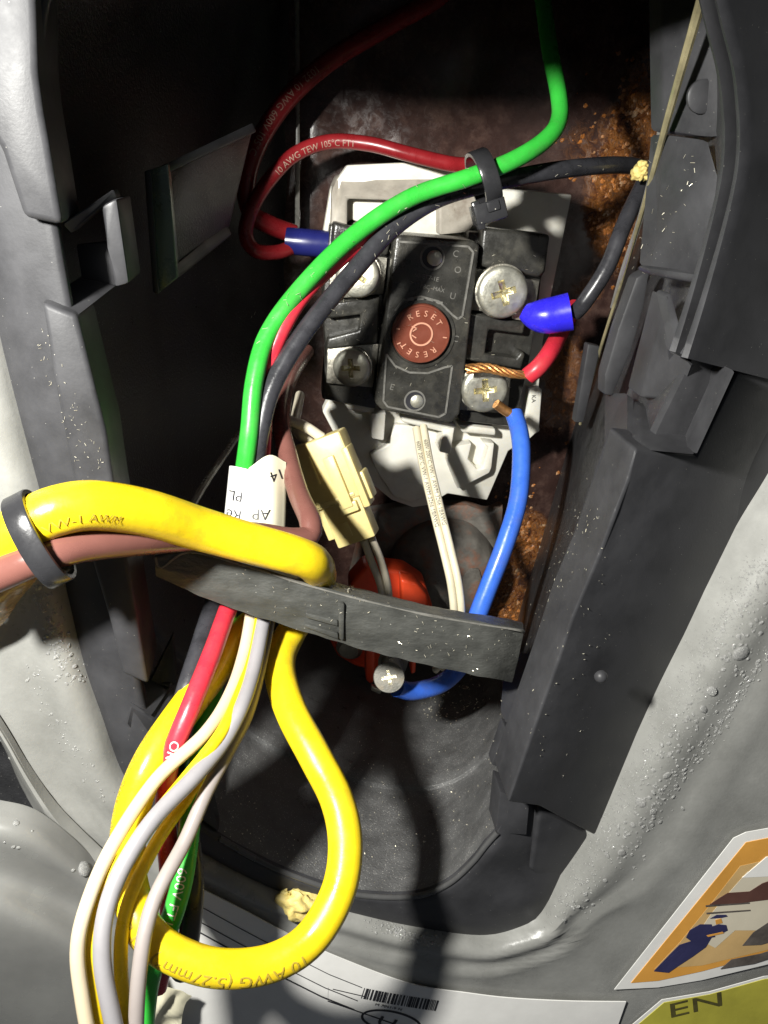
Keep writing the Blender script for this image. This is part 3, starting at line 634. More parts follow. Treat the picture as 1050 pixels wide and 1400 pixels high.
# ------------------------------------------------------------------ wires
def rpx(w, d): return w/2/F*d
def wire(name, pts, r, mat, label, parts=(), group=None):
    p = Path(pts); root = thing(name, label, 'wire' if 'cable' not in name else 'cable', p.p[0], group)
    obj('insulation', tube(p, r), mat, root, angle=60); return root, p
yel, yp = wire('yellow_cable', [(-60, 775, 9.7), (0, 742, 9.6), (40, 716, 9.5), (80, 698, 9.5), (130, 691, 9.7), (200, 701, 10.2), (270, 722, 10.8), (340, 742, 11.2), (400, 758, 11.45), (430, 772, 11.8), (436, 796, 12.7), (420, 830, 13.2), (396, 868, 13.2),
   (382, 910, 12.7), (397, 970, 12.1), (431, 1035, 11.7), (461, 1095, 11.5), (472, 1155, 11.3), (462, 1220, 11.1), (425, 1283, 10.9), (370, 1317, 10.7), (300, 1324, 10.5), (240, 1306, 10.4), (203, 1278, 10.4), (184, 1240, 10.5), (174, 1180, 10.9), (180, 1110, 11), (204, 1045, 11.1), (242, 985, 11.5), (287, 925, 12.1), (330, 868, 12.8), (358, 840, 13.2), (380, 800, 13.8)],
   lambda t: .278-.053*min(1, max(0, (t-.15)/.2)), 'yellow', 'thick yellow cable crossing from the left edge and looping below the strap')
wire_text('printed_lettering', '10 AWG (5.27mm²) ETL', .22, yp, .225, yp.near(412, 1292), -.75, 'grey_ink', yel)
wire_text('printed_lettering', 'VW-1 AWM', .14, yp, .278, yp.near(66, 704), .5, 'grey_ink', yel)
wire_text('printed_lettering', '600V 10 AWG TEW 105°C', .12, yp, .225, yp.near(158, 1150), -1.1, 'grey_ink', yel, along=1)
brn, bp_ = wire('brown_cable', [(-60, 808, 9.6), (0, 784, 9.5), (60, 760, 9.5), (120, 745, 9.8), (200, 738, 10.4), (280, 733, 11.2), (345, 730, 11.9), (395, 737, 12.2), (422, 733, 12.4), (424, 712, 12.5), (408, 675, 12.9), (394, 625, 13.4), (384, 575, 13.8), (395, 520, 14.8), (420, 480, 16.5)], lambda t: .195-.07*t, 'pink', 'pinkish brown cable beneath the yellow cable at left')
grn, gp = wire('green_wire', [(732, -60, 14.8), (742, 0, 14.7), (752, 70, 14.3), (764, 130, 14), (764, 165, 13.8), (745, 192, 13.6), (700, 220, 13.4), (640, 243, 13.3), (560, 271, 13.3), (480, 325, 13.2), (410, 396, 13), (366, 458, 12.9), (348, 520, 12.8), (341, 590, 12.8), (333, 650, 12.95), (326, 720, 13.1), (318, 790, 13.2), (306, 870, 12.8), (287, 960, 12.1), (269, 1040, 11.5), (261, 1110, 11.2), (252, 1187, 11), (238, 1245, 10.9), (215, 1305, 10.9), (202, 1350, 11), (192, 1440, 11)], .135, 'green', 'green earth wire arching over the thermostat from top to bottom')
wire_text('printed_lettering', '600V FT1', .17, gp, .135, gp.near(247, 1180), .1, 'white_ink', grn)
blk, kp = wire('black_wire', [(786, 428, 15.5), (800, 412, 15.3), (830, 365, 15.1), (854, 305, 15.1), (876, 258, 15.4), (884, 238, 15.8), (872, 228, 15.6), (830, 226, 14.9), (760, 233, 14.3), (700, 244, 14), (640, 258, 13.8), (590, 276, 13.7), (535, 314, 13.5), (480, 375, 13.3), (432, 433, 13.1), (395, 486, 13), (369, 537, 12.95), (355, 595, 12.95), (348, 650, 13.1), (338, 720, 13.1), (312, 790, 13), (291, 832, 12.6), (271, 893, 12.1), (255, 943, 11.8), (243, 990, 11.7), (240, 1045, 11.6), (252, 1110, 11.5), (261, 1167, 11.3), (264, 1220, 11.2), (258, 1285, 11.3), (248, 1330, 11.6)], .14, 'black_wire', 'dusty black wire looping from the blue terminal through the upper tie')
bt = Path([P(790, 424, 15.5), P(770, 428, 15.55), P(745, 432, 15.6), P(722, 428, 15.65), P(700, 415, 15.7)], .03)
bo = obj('terminal_boot', tube(bt, lambda s: .335-.05*s-.17*(max(0, s-.42)/.4)**2, 36, a=int(bt.n*.12), cap=True, wob=.01, b=int(bt.n*.82)), 'blue_boot', blk, label='bright blue crimp terminal boot')
obj('terminal_tongue', prism([(700, 395), (722, 408), (722, 440), (700, 436)], -5.72, .05, .01), 'zinc', blk)
rdl, rlp = wire('shaded_red_wire', [(400, 338, 16.1), (378, 345, 15.9), (350, 343, 15.7), (336, 322, 15.6), (343, 288, 15.5), (365, 250, 15.5), (402, 212, 15.5), (450, 194, 15.6), (505, 197, 15.6), (560, 211, 15.5), (615, 224, 15.2), (645, 226, 14.9), (672, 226, 14.8)], .13, 'shaded_red', 'shade-darkened red wire curling left from the upper tie round to the crimp')
red, rp = wire('red_wire', [(676, 236, 14.2), (655, 242, 14), (620, 254, 13.9), (560, 286, 13.7), (500, 325, 13.5), (447, 369, 13.3), (413, 405, 13.1), (392, 438, 13), (375, 474, 13), (364, 512, 13.1), (361, 570, 13.2), (356, 650, 13.2), (348, 720, 13.2), (328, 790, 12.9), (313, 829, 12.4), (290, 893, 11.7), (261, 965, 11.2), (234, 1033, 11.1), (226, 1090, 11.3), (229, 1157, 11.2), (233, 1227, 11.2), (228, 1290, 11.3), (215, 1350, 11.6)], .128, 'red', 'bright red wire running between the green and black wires down to the bundle')
wire_text('printed_lettering', '10 AWG TEW 105°C FT1', .15, rlp, .13, rlp.near(375, 236), .2, 'worn_ink', rdl)
wire_text('printed_lettering', 'OR', .16, rp, .128, rp.near(244, 1010), 0, 'white_ink', red)
drd, dp = wire('shaded_red_wire', [(660, -60, 16.3), (600, -5, 16), (525, 38, 15.8), (455, 80, 15.6), (398, 130, 15.5), (357, 188, 15.5), (337, 245, 15.6), (343, 290, 15.8), (370, 308, 16), (402, 320, 16.2)], .17, 'shaded_red', 'shade-darkened red wire dropping from the top edge into the blue crimp')
wire_text('printed_lettering', '1032 10 AWG 600V 105°C', .17, dp, .17, dp.near(430, 98), .1, 'worn_ink', drd)
fp = Path([P(392, 329, 16.1), P(425, 332, 16.1), P(470, 336, 16.2)], .05)
tag(obj('crimp_connector', tube(fp, .24, 20), 'ferrule'), 'dark blue crimp joining two red wires behind the green wire', 'connector')
blu, lp = wire('blue_wire', [(703, 566, 16.2), (710, 590, 16), (713, 625, 15.8), (708, 685, 15.6), (690, 745, 15.5), (668, 802, 15.5), (650, 850, 15.6), (632, 905, 16.1), (604, 934, 16.1), (565, 945, 15.8), (542, 940, 15.5)], .165, 'blue', 'bright blue wire from lower right terminal screw down behind the strap')
cp2 = Path([P(704, 568, 16.15), P(692, 562, 16.1), P(678, 552, 16)], .03); obj('bare_copper', tube(cp2, .09, 10), 'copper', blu)
rs, rsp = wire('short_red_wire', [(722, 514, 15.8), (738, 500, 15.7), (754, 478, 15.9), (768, 450, 16.5), (785, 420, 17.3)], .16, 'red', 'short red wire with bare copper end at lower right screw')
q = bmesh.new()
cpp = Path([P(727, 513, 15.75), P(700, 511, 15.72), P(665, 503, 15.8), P(636, 505, 15.95)], .03)
for k in range(7):
    ph = 2*math.pi*k/6; rad = 0 if k == 6 else .05
    hp = [cpp.p[i]+(cpp.f[i][0]*math.cos(ph+i*.22)+cpp.f[i][1]*math.sin(ph+i*.22))*rad*(1+.5*i/cpp.n) for i in range(0, cpp.n, 2)]
    tube(Path(hp, .04), .024, 6, q)
obj('bare_copper', q, 'copper', rs)
# flat twin lead
tw = thing('twin_lead', 'flat ivory two conductor lead hanging from bracket to element', 'wire', P(573, 590, 15.9))
TW = [(574, 584, 16.3), (583, 635, 15.9), (597, 695, 15.7), (612, 755, 15.5), (622, 800, 15.4), (626, 845, 15.6), (622, 890, 16.2), (600, 915, 16.6)]
for s in (-1, 1):
    p = Path([(x+s*5.0, y-s*1.2, d) for x, y, d in TW]); o = obj('conductor', tube(p, .07, 12), 'ivory', tw)
    wire_text('printed_lettering', '600V 200°C VW-1 AWM 3266 18AWG', .1, p, .07, .35, 0, 'ink', o)
# loom below the strap
SD = [(338, 850), (300, 900)]
loom = 'loom wires hanging at lower left'
def loomw(name, pts, r, mat, label): return wire(name, pts, r, mat, label)
loomw('cream_wire', [(352, 770, 12.95), (344, 835, 12.55), (333, 895, 12.15), (314, 950, 11.65), (280, 1003, 11.15), (213, 1067, 10.75), (152, 1160, 10.25), (118, 1240, 9.95), (106, 1300, 9.85), (113, 1367, 9.85), (126, 1440, 9.85)], .085, 'cream', 'cream white wire, outermost left of the hanging bundle')
loomw('thin_yellow_wire', [(360, 775, 12.95), (352, 840, 12.55), (340, 900, 12.15), (326, 950, 11.65), (302, 1003, 11.15), (247, 1073, 10.75), (180, 1155, 10.35), (141, 1220, 10.15), (127, 1290, 10.05), (126, 1340, 10.05), (140, 1440, 10.05)], .08, 'yellow', 'thin yellow wire between the cream and lavender wires')
loomw('lavender_wire', [(372, 780, 12.95), (360, 850, 12.45), (347, 915, 11.95), (330, 967, 11.45), (303, 1018, 11.15), (264, 1064, 10.75), (210, 1120, 10.35), (167, 1187, 10.05), (144, 1250, 9.85), (140, 1317, 9.75), (154, 1393, 9.75), (166, 1450, 9.75)], .1, 'lavender', 'lavender grey wire with a faint printed line in the bundle')
loomw('inner_yellow_wire', [(364, 780, 13.05), (350, 880, 12.45), (325, 985, 11.85), (285, 1050, 11.45), (246, 1105, 11.05), (215, 1150, 10.75), (186, 1207, 10.45), (170, 1255, 10.25), (165, 1310, 10.15), (170, 1400, 10.15), (172, 1450, 10.15)], .08, 'yellow', 'second thin yellow wire, right of the dark gap in the bundle')
loomw('light_grey_wire', [(376, 790, 13.05), (362, 880, 12.50), (340, 970, 11.95), (310, 1030, 11.35), (282, 1083, 10.95), (253, 1150, 10.65), (217, 1217, 10.25), (200, 1267, 10.05), (190, 1333, 9.95), (186, 1400, 9.95), (186, 1450, 9.95)], .09, 'grey_wire', 'light grey wire crossing in front of the green wire')
# ties
t1 = thing('cable_tie', 'black cable tie binding the yellow and brown cables at left', 'cable tie', P(52, 738, 9.5))
axis = (P(100, 712, 9.5)-P(20, 752, 9.5)).normalized(); v_ = (CAM-P(52, 738, 9.5)); v_ = (v_-axis*v_.dot(axis)).normalized(); u_ = axis.cross(v_)
obj('band', ribbon_ring(bmesh.new(), P(54, 737, 9.5), axis, u_, .49, v_, .31, .25, .045, pw=2.2), 'tie', t1, angle=50)
t2 = thing('cable_tie', 'black cable tie with square head above the thermostat', 'cable tie', P(665, 250, 13.6))
cc = P(661, 245, 13.6); axis = (P(700, 232, 13.6)-P(620, 262, 13.6)).normalized(); v_ = (CAM-cc); v_ = (v_-axis*v_.dot(axis)).normalized(); u_ = axis.cross(v_)
obj('band', ribbon_ring(bmesh.new(), cc, axis, u_, .38, v_, .44, .26, .05, pw=2.3), 'tie', t2, angle=50)
q = bmesh.new(); sg = 1 if PX(cc+u_)[1] > PX(cc)[1] else -1
hd = P(668, 290, 13.25); a1 = (P(690, 282, 13.5)-P(645, 296, 13.5)).normalized(); b1 = (v_-a1*v_.dot(a1)).normalized(); d1 = a1.cross(b1)
box(q, hd, a1, b1, d1, .5, .36, .3, .05); box(q, hd+a1*.05-d1*.06, a1, b1, d1, .2, .44, .14, .03); obj('head', q, 'tie', t2)
q = bmesh.new(); box(q, hd-a1*.18+b1*.1, a1, d1, b1, .12, .42, .12, .03); obj('pawl', q, 'tie', t2)
# wire marker sleeve
sl = thing('marker_sleeve', 'white printed marker sleeve round the wires above the yellow cable', 'label', P(338, 700, 13.1))
a = P(342, 645, 13.1); b = P(332, 742, 13.15); axis = (b-a).normalized(); v_ = (CAM-a); v_ = (v_-axis*v_.dot(axis)).normalized(); u_ = axis.cross(v_)
q = bmesh.new(); seg = 40; n_ = 14; rr_ = []
for i in range(n_):
    c = a.lerp(b, i/(n_-1)); rr_.append([q.verts.new(c+u_*.31*math.cos(2*math.pi*k/seg)+v_*.37*math.sin(2*math.pi*k/seg)-axis*(.06*math.sin(2*math.pi*k/seg+1) if i == 0 else 0)) for k in range(seg)])
for A, Bq in zip(rr_, rr_[1:]):
    for k in range(seg): q.faces.new((A[k], A[(k+1) % seg], Bq[(k+1) % seg], Bq[k]))
slv = obj('sleeve', q, 'paper', sl)
fl_ = [[P(340, 640, 12.8), P(368, 622, 12.9), P(391, 632, 13.1)], [P(340, 680, 12.75), P(371, 676, 12.8), P(391, 678, 13.05)], [P(338, 745, 12.7), P(370, 745, 12.75), P(389, 745, 13)]]
flg = obj('flag', thicken(grid(fl_, 14, 14), RM @ Vector((0, 0, -.02))), 'paper_back', sl)
def bvh(o):
    return BVHTree.FromPolygons([v.co+WORLD[o.name] for v in o.data.vertices], [p.vertices[:] for p in o.data.polygons])
def hit(trees, px, py):
    d = DIR(px, py).normalized(); best = None
    for t in trees:
        l, n, i, ds = t.ray_cast(CAM, d)
        if l is not None and (best is None or ds < best[2]): best = (l, n if n.dot(d) < 0 else -n, ds)
    return best
def d0(px, py): return DIR(px, py).normalized()
def laid_text(name, s, cap, a, ang, trees, mat, par):
    t = text_mesh(s, cap/.7); ca, sa = math.cos(ang), math.sin(ang); sd = 13.0
    for v in t.verts:
        px, py = a[0]+v.co.x*ca-v.co.y*sa, a[1]-v.co.x*sa-v.co.y*ca; hh = hit(trees, px, py)
        if hh and hh[1].dot(d0(px, py)) < -.1: sd = hh[2]
        v.co = CAM+DIR(px, py).normalized()*(sd-.012)
    return obj(name, t, mat, par, smooth=False, kind='stuff')
ST = [bvh(slv), bvh(flg)]
for tx, cap, a_, ang in (('14', 14, (386, 640), math.pi+.35), ('AP', 15, (370, 697), math.pi-.05), ('PL', 14, (333, 673), math.pi-.15), ('Re', 14, (331, 699), math.pi-.15)): laid_text('printed_lettering', tx, cap, a_, ang, ST, 'ink', sl)
# nylon connector
cn = thing('wire_connector', 'yellowed nylon plug and socket connector left of the twin lead', 'connector', P(455, 670, 14.3))
D0 = 14.3; axc = (P(490, 742, 14.5)-P(432, 600, 14.2)).normalized(); nv = (CAM-P(455, 670, D0)); nv = (nv-axc*nv.dot(axc)).normalized(); acr = axc.cross(nv)
if PX(P(455, 670, D0)+acr)[0] < 455: acr = -acr
nv = (nv - acr*.28).normalized(); acr = (acr + nv*.28).normalized()
c0 = P(440, 618, D0)
k_ = D0/F
q = bmesh.new(); box(q, c0+axc*26*k_, axc, acr, nv, 92*k_, 78*k_, .5, .04); obj('socket_housing', q, 'nylon', cn)
q = bmesh.new(); box(q, c0+axc*95*k_+acr*2*k_, axc, acr, nv, 74*k_, 56*k_, .42, .03); box(q, c0+axc*88*k_-acr*30*k_, axc, acr, nv, 60*k_, 12*k_, .3, .02); obj('plug_housing', q, 'nylon', cn)
q = bmesh.new(); box(q, c0+axc*44*k_+acr*12*k_+nv*.28, axc, acr, nv, 74*k_, 16*k_, .12, .02); box(q, c0+axc*82*k_+acr*12*k_+nv*.24, axc, acr, nv, 14*k_, 26*k_, .14, .02); obj('latch', q, 'nylon', cn)
q = bmesh.new(); box(q, c0+axc*46*k_+acr*37*k_+nv*.1, axc, acr, nv, 86*k_, 10*k_, .42, .03); box(q, c0+axc*62*k_+acr*42*k_, axc, acr, nv, 40*k_, 10*k_, .36, .03); obj('side_rail', q, 'nylon', cn)
q = bmesh.new(); box(q, c0+axc*66*k_-acr*6*k_+nv*.22, axc, acr, nv, 5*k_, 64*k_, .1, .01); box(q, c0+axc*18*k_-acr*14*k_+nv*.25, axc, acr, nv, 40*k_, 4*k_, .05, .01); box(q, c0+axc*110*k_-acr*6*k_+nv*.2, axc, acr, nv, 20*k_, 14*k_, .06, .01); obj('ridge', q, 'nylon', cn)
for i, pts in enumerate(([(497, 738, 14.6), (508, 768, 14.8), (520, 800, 15.2), (526, 840, 15.8)], [(508, 735, 14.6), (520, 765, 14.8), (530, 800, 15.2), (533, 840, 15.8)], [(440, 598, 14.3), (415, 582, 14.2), (385, 572, 14.2), (362, 570, 14.4), (345, 590, 14.9)], [(425, 606, 14.4), (408, 592, 14.5), (404, 575, 14.9), (410, 540, 15.8)])):
    obj('lead', tube(Path(pts), .065 if i < 2 else .085, 12), 'tan_wire', cn)
# clear plastic lips on the right, strand and jumper
tag(obj('plastic_strip', tube(Path([W(*p) for p in ((975, -60, -.5), (956, 10, -.9), (936, 80, -1.2), (912, 165, -1.65), (893, 235, -2.1), (872, 310, -2.7), (850, 385, -3.8), (820, 480, -4.6), (793, 580, -5.4))]), lambda s: .07-.042*min(1, s*2.2), 8), 'strand'), 'thin yellowed plastic edge slanting down the right side', 'plastic strip')
tag(obj('plastic_strip', tube(Path([W(*p) for p in ((888, -60, -3), (900, 30, -2.9), (909, 100, -2.7), (906, 160, -2.8), (893, 230, -3.2), (875, 300, -3.7), (852, 370, -4.2), (838, 420, -4.6))]), .05, 8), 'clear'), 'cloudy clear plastic edge curving down beside the rust', 'plastic strip')
tag(obj('plastic_rod', tube(Path([(328, 590, 15.2), (300, 632, 14.6), (278, 665, 14), (255, 705, 13.4)]), .06, 8), 'clear'), 'thin cloudy rod in the dark left of the marker sleeve', 'rod')
# foam crumbs
def lump(name, px, py, h, sx, sy, mat, label, cat, seed, hh=.2):
    q = bmesh.new(); bmesh.ops.create_icosphere(q, subdivisions=4, radius=1)
    c = W(px, py, h); k = depth(c)/F; ex = (W(px+10, py+5, h)-c).normalized(); ez = NV.cross(ex)
    for v in q.verts:
        d = 1+.45*noise.noise(v.co*1.6+Vector((seed, 0, 0)))+.25*noise.noise(v.co*4+Vector((seed, 0, 0))); p = v.co*d
        v.co = c+ex*p.x*sx*k+ez*p.z*sy*k+NV*p.y*hh
    return tag(obj(name, q, mat, angle=70), label, cat)
lump('foam_crumb', 411, 1238, 0, 30, 22, 'foam', 'cracked lump of yellow foam on the lower frame edge', 'foam', 2.3)
lump('foam_crumb', 382, 1232, -.05, 9, 22, 'foam', 'flat smear of yellow foam left of the larger lump', 'foam', 5.1, .08)
lump('foam_crumb', 877, 234, -4.9, 11, 13, 'foam', 'small yellow foam bead at the black wire bend', 'foam', 8.8, .18)

# ------------------------------------------------------------------ stickers
def sheet(name, pts, h, mat, par, th=.012): return obj(name, prism(pts, h, th, 0), mat, par, smooth=False)
st = thing('safety_sticker', 'white bordered orange picture sticker with standing figure at lower right', 'sticker', W(950, 1300, .02))
sheet('backing', [(840, 1353), (1003, 1146), (1020, 1138), (1120, 1120), (1200, 1250), (1060, 1316), (960, 1340), (900, 1350)], .035, 'paper', st)
sheet('orange_print', [(863, 1344), (1020, 1152), (1120, 1132), (1190, 1250), (1056, 1302), (960, 1328), (900, 1341)], .045, 'sticker_orange', st)
sheet('tan_print', [(895, 1325), (930, 1288), (975, 1232), (1012, 1184), (1120, 1160), (1120, 1278), (1056, 1297), (960, 1320)], .0485, 'sticker_tan', st)
sheet('pale_print', [(950, 1282), (972, 1250), (990, 1228), (1022, 1192), (1120, 1172), (1120, 1256), (1060, 1272), (1005, 1272), (978, 1296)], .052, 'sticker_pale', st)
sheet('white_panel', [(1015, 1200), (1048, 1172), (1120, 1160), (1120, 1195)], .058, 'paper', st)
q = bmesh.new(); prism([(982, 1229), (995, 1221), (1025, 1219), (1042, 1208), (1080, 1195), (1080, 1225), (1052, 1230), (1010, 1235), (970, 1237)], .06, .006, 0, q); obj('boat_picture', q, 'maroon', st, smooth=False)
q = bmesh.new()
prism([(894, 1328), (916, 1305), (929, 1292), (945, 1287), (973, 1282), (965, 1295), (947, 1308), (924, 1323), (914, 1330)], .06, .006, 0, q)
prism([(938, 1282), (943, 1272), (957, 1264), (973, 1264), (975, 1274), (978, 1281), (945, 1287)], .061, .006, 0, q)
prism([(905, 1319), (922, 1304), (934, 1296), (938, 1298), (922, 1312), (910, 1321)], .0615, .006, 0, q)
prism([(973, 1267), (983, 1264), (993, 1265), (995, 1272), (986, 1277), (965, 1277)], .062, .006, 0, q)
prism([(971, 1256), (980, 1251), (993, 1251), (995, 1253), (986, 1255)], .063, .006, 0, q)
obj('figure_picture', q, 'navy', st, smooth=False, kind='stuff')
q = bmesh.new(); prism([(978, 1258), (986, 1256), (988, 1262), (979, 1264)], .061, .006, 0, q); prism([(966, 1279), (988, 1274), (990, 1276), (968, 1281)], .064, .006, 0, q); obj('skin_picture', q, 'sticker_orange', st, smooth=False, kind='stuff')
q = bmesh.new(); prism([(1015, 1293), (1030, 1275), (1060, 1255), (1120, 1240), (1120, 1270), (1040, 1292)], .06, .006, 0, q); prism([(985, 1325), (1000, 1312), (1040, 1304), (1100, 1285), (1100, 1296), (1030, 1318)], .06, .006, 0, q)
for k, (x, y) in enumerate(((965, 1238), (966, 1248))): prism([(x, y), (x+60, y-4), (x+60, y-2.4), (x, y+2)], .061, .006, 0, q)
obj('dark_picture', q, 'sepia', st, smooth=False, kind='stuff')
s2 = thing('yellow_sticker', 'yellow green sticker with white edge at the bottom right corner', 'sticker', W(960, 1390, .02))
sheet('backing', [(860, 1405), (905, 1367), (970, 1356), (1045, 1335), (1200, 1320), (1200, 1500), (860, 1500)], .035, 'paper', s2)
sheet('yellow_print', [(868, 1405), (908, 1371), (970, 1360), (1045, 1339), (1200, 1325), (1200, 1500), (868, 1500)], .045, 'sticker_yellow', s2)
q = bmesh.new(); flat_text(q, 'EN', .5, (913, 1392), (1008, 1369), .05, .004, 1.6); obj('printed_lettering', q, 'olive_ink', s2, smooth=False, kind='stuff')
s3 = thing('rating_label', 'white printed rating label with barcode along the bottom edge', 'label', W(560, 1390, .02))
up_ = [(225, 1185), (265, 1210), (330, 1243), (400, 1280), (460, 1308), (560, 1345), (640, 1358), (700, 1365), (780, 1369), (856, 1370)]
obj('label_sheet', thicken(grid([[W(x, y, .05) for x, y in up_], [W(x-20*(i/9), y+60, .05) for i, (x, y) in enumerate(up_)], [W(x-60*(i/9), y+200, .05) for i, (x, y) in enumerate(up_)]], 50, 12), (0, .02, 0)), 'paper', s3)
q = bmesh.new(); x = 498.0; rnd = random.Random(3)
def lbl(t): return 1351+ (t-498)*.205 - ((t-498)/130)**2*6
while x < 598:
    w = rnd.choice((.9, .9, 1.6, 2.4, 3.4)); y = lbl(x)
    prism([(x, y), (x+w, y+.2*w), (x+w-4.5, y+14+.2*w), (x-4.5, y+14)], .058, .004, 0, q); x += w+rnd.choice((.9, 1.2, 2.2))
obj('barcode', q, 'ink', s3, smooth=False, kind='stuff')
q = bmesh.new(); pts = [(232, 1203), (265, 1228), (330, 1264), (400, 1301), (450, 1326), (495, 1344)]
def line(pts, w, bmx):
    for a, b in zip(pts, pts[1:]): prism([a, b, (b[0], b[1]+w), (a[0], a[1]+w)], .058, .004, 0, bmx)
line([(x, y+6) for x, y in pts], 1.0, q); line([(x-6, y+24) for x, y in pts], 1.2, q); line([(x-10, y+36) for x, y in pts], 2.0, q); line([(449, 1350), (448, 1366)], 1.0, q)
line([(448, 1368), (500, 1386), (540, 1400)], 1.4, q); line([(455, 1352), (498, 1362)], 1, q)
obj('ruled_lines', q, 'ink', s3, smooth=False, kind='stuff')
q = bmesh.new()
el_ = [(535+40*math.cos(a), 1397+14*math.sin(a)+7*math.cos(a)) for a in [math.pi*2*k/40 for k in range(41)]]
for a_, b_ in zip(el_, el_[1:]):
    ax_ = W(*a_, .058); bx_ = W(*b_, .058); t = (bx_-ax_).normalized().cross(NV)*.02; o = bmesh.new(); poly(o, [ax_-t, ax_+t, bx_+t, bx_-t], [p+Vector((0, .004, 0)) for p in (ax_-t, ax_+t, bx_+t, bx_-t)]); merge(q, o)
flat_text(q, 'Uc', .3, (512, 1400), (556, 1411), .056, .003, 1.7)
obj('oval_logo', q, 'ink', s3, smooth=False, kind='stuff')
q = bmesh.new(); flat_text(q, 'MODEL 8.3A VAC/PH', .085, (318, 1303), (368, 1322), .056, .003, 1.3); flat_text(q, '4500W 240V', .085, (319, 1310), (367, 1330), .056, .003, 1.2); flat_text(q, 'SERIAL 240', .085, (320, 1318), (367, 1337), .056, .003, 1.2)
flat_text(q, 'M 7041-9 N', .07, (512, 1374), (560, 1384), .056, .003, 1.4)
obj('small_print', q, 'ink', s3, smooth=False, kind='stuff')
q = grid([[W(178, 1350, .5), W(205, 1345, .6), W(240, 1352, .5), W(262, 1362, .4)], [W(175, 1385, .6), W(205, 1378, .8), W(235, 1380, .6), W(250, 1385, .5)], [W(172, 1440, .5), W(200, 1440, .7), W(230, 1440, .5), W(245, 1440, .4)]], 24, 20)
for v in q.verts: v.co.y -= .12*noise.noise(v.co*4)
tag(obj('paper_scrap', thicken(q, (0, .015, 0)), 'paper_back'), 'crumpled off white paper scrap under the wire bundle', 'paper')

# ------------------------------------------------------------------ water drops and bright swarf laid on the surfaces
bpy.context.view_layer.update()
JT = bvh(jm)
unit = bmesh.new(); bmesh.ops.create_icosphere(unit, subdivisions=2, radius=1); uv_ = [v.co.copy() for v in unit.verts]; uf = [[v.index for v in f.verts] for f in unit.faces]; unit.free()
unit = bmesh.new(); bmesh.ops.create_icosphere(unit, subdivisions=1, radius=1); us_ = [v.co.copy() for v in unit.verts]; usf = [[v.index for v in f.verts] for f in unit.faces]; unit.free()
VV, FF = [], []
def drop(c, n, r, fl=.55):
    a = n.orthogonal().normalized(); b = n.cross(a); k0 = len(VV); s = 1+.25*random.uniform(-1, 1)
    for v in (uv_ if r > .02 else us_): VV.append(c+a*v.x*r*s+b*v.y*r/s+n*(v.z*r*fl))
    for f in (uf if r > .02 else usf): FF.append([k0+i for i in f])
def along(pts, n, wid, r0, r1, trees, fl=.38):
    q = [Vector((x, y, 0)) for x, y in pts]; Lq = cr(q, 200)
    for k in range(n):
        p = random.choice(Lq); px, py = p.x+random.gauss(0, wid), p.y+random.gauss(0, wid*.8)
        hh = hit(trees, px, py)
        if hh: drop(hh[0], hh[1], r0*(r1/r0)**(random.random()**2.2), fl)
along([(1060, 800), (1010, 880), (965, 960), (920, 1035), (880, 1110), (855, 1165)], 520, 17, .009, .04, [JT])
along([(1080, 860), (1030, 920), (985, 990), (945, 1040), (915, 1080), (880, 1130)], 400, 6, .010, .036, [JT])
along([(1045, 765), (1000, 835), (925, 965), (860, 1085), (800, 1190), (760, 1250)], 2200, 13, .005, .022, [JT])
along([(900, 1090), (870, 1150), (840, 1190), (800, 1230), (780, 1255)], 90, 12, .012, .05, [JT])
for px, py, r in ((1013, 893, .13), (973, 945, .08), (962, 970, .07), (876, 1097, .09), (850, 1166, .075), (912, 1060, .07), (893, 1110, .06)):
    hh = hit([JT], px, py); drop(hh[0], hh[1], r, .28)
along([(55, 800), (70, 850), (85, 890), (98, 930)], 260, 9, .012, .035, [JT], .4)
along([(45, 900), (60, 960), (90, 1010), (120, 1050), (145, 1090)], 70, 8, .01, .025, [JT], .4)
along([(510, 1262), (560, 1280), (600, 1290)], 160, 7, .012, .035, [JT], .5)
FT = bvh(film)
for px, py, r in ((22, 1125, .045), (44, 1136, .02), (18, 1158, .03), (25, 1159, .03), (6, 1152, .02), (115, 1188, .11), (100, 1190, .03)):
    hh = hit([FT], px, py)
    if hh: drop(hh[0], hh[1], r, .5)
me = bpy.data.meshes.new('water_drops'); me.from_pydata(VV, [], FF); me.polygons.foreach_set('use_smooth', [True]*len(FF)); me.materials.append(M['water'])
o = bpy.data.objects.new('water_drops', me); COL.objects.link(o); o['kind'] = 'stuff'; o['label'] = 'clear water drops beading along the grey jacket rim'; o['category'] = 'water drops'
RT = bvh(tank); VV, FF = [], []
for cx, cy, rx, ry, n in ((872, 170, 16, 40, 130), (836, 300, 14, 28, 90), (852, 235, 18, 12, 60), (716, 735, 16, 34, 150), (690, 830, 12, 26, 60), (812, 190, 40, 40, 40), (768, 560, 20, 60, 40)):
    for k in range(n):
        hh = hit([RT], cx+random.gauss(0, rx), cy+random.gauss(0, ry))
        if not hh: continue
        c, n_, r = hh[0], hh[1], random.uniform(.008, .045); a = n_.orthogonal().normalized(); b = n_.cross(a); k0 = len(VV); sd = random.random()*90
        for v in uv_:
            d = 1+.9*noise.noise(v*1.7+Vector((sd, 0, 0))); VV.append(c+(a*v.x*1.3+b*v.y+n_*v.z*.32)*r*d)
        for f in uf: FF.append([k0+i for i in f])
me = bpy.data.meshes.new('rust_flakes'); me.from_pydata(VV, [], FF); me.materials.append(M['rust_crust'])
o = bpy.data.objects.new('rust_flakes', me); COL.objects.link(o); o['kind'] = 'stuff'; o['label'] = 'crusty orange rust flakes on the tank wall beside the wires'; o['category'] = 'rust'
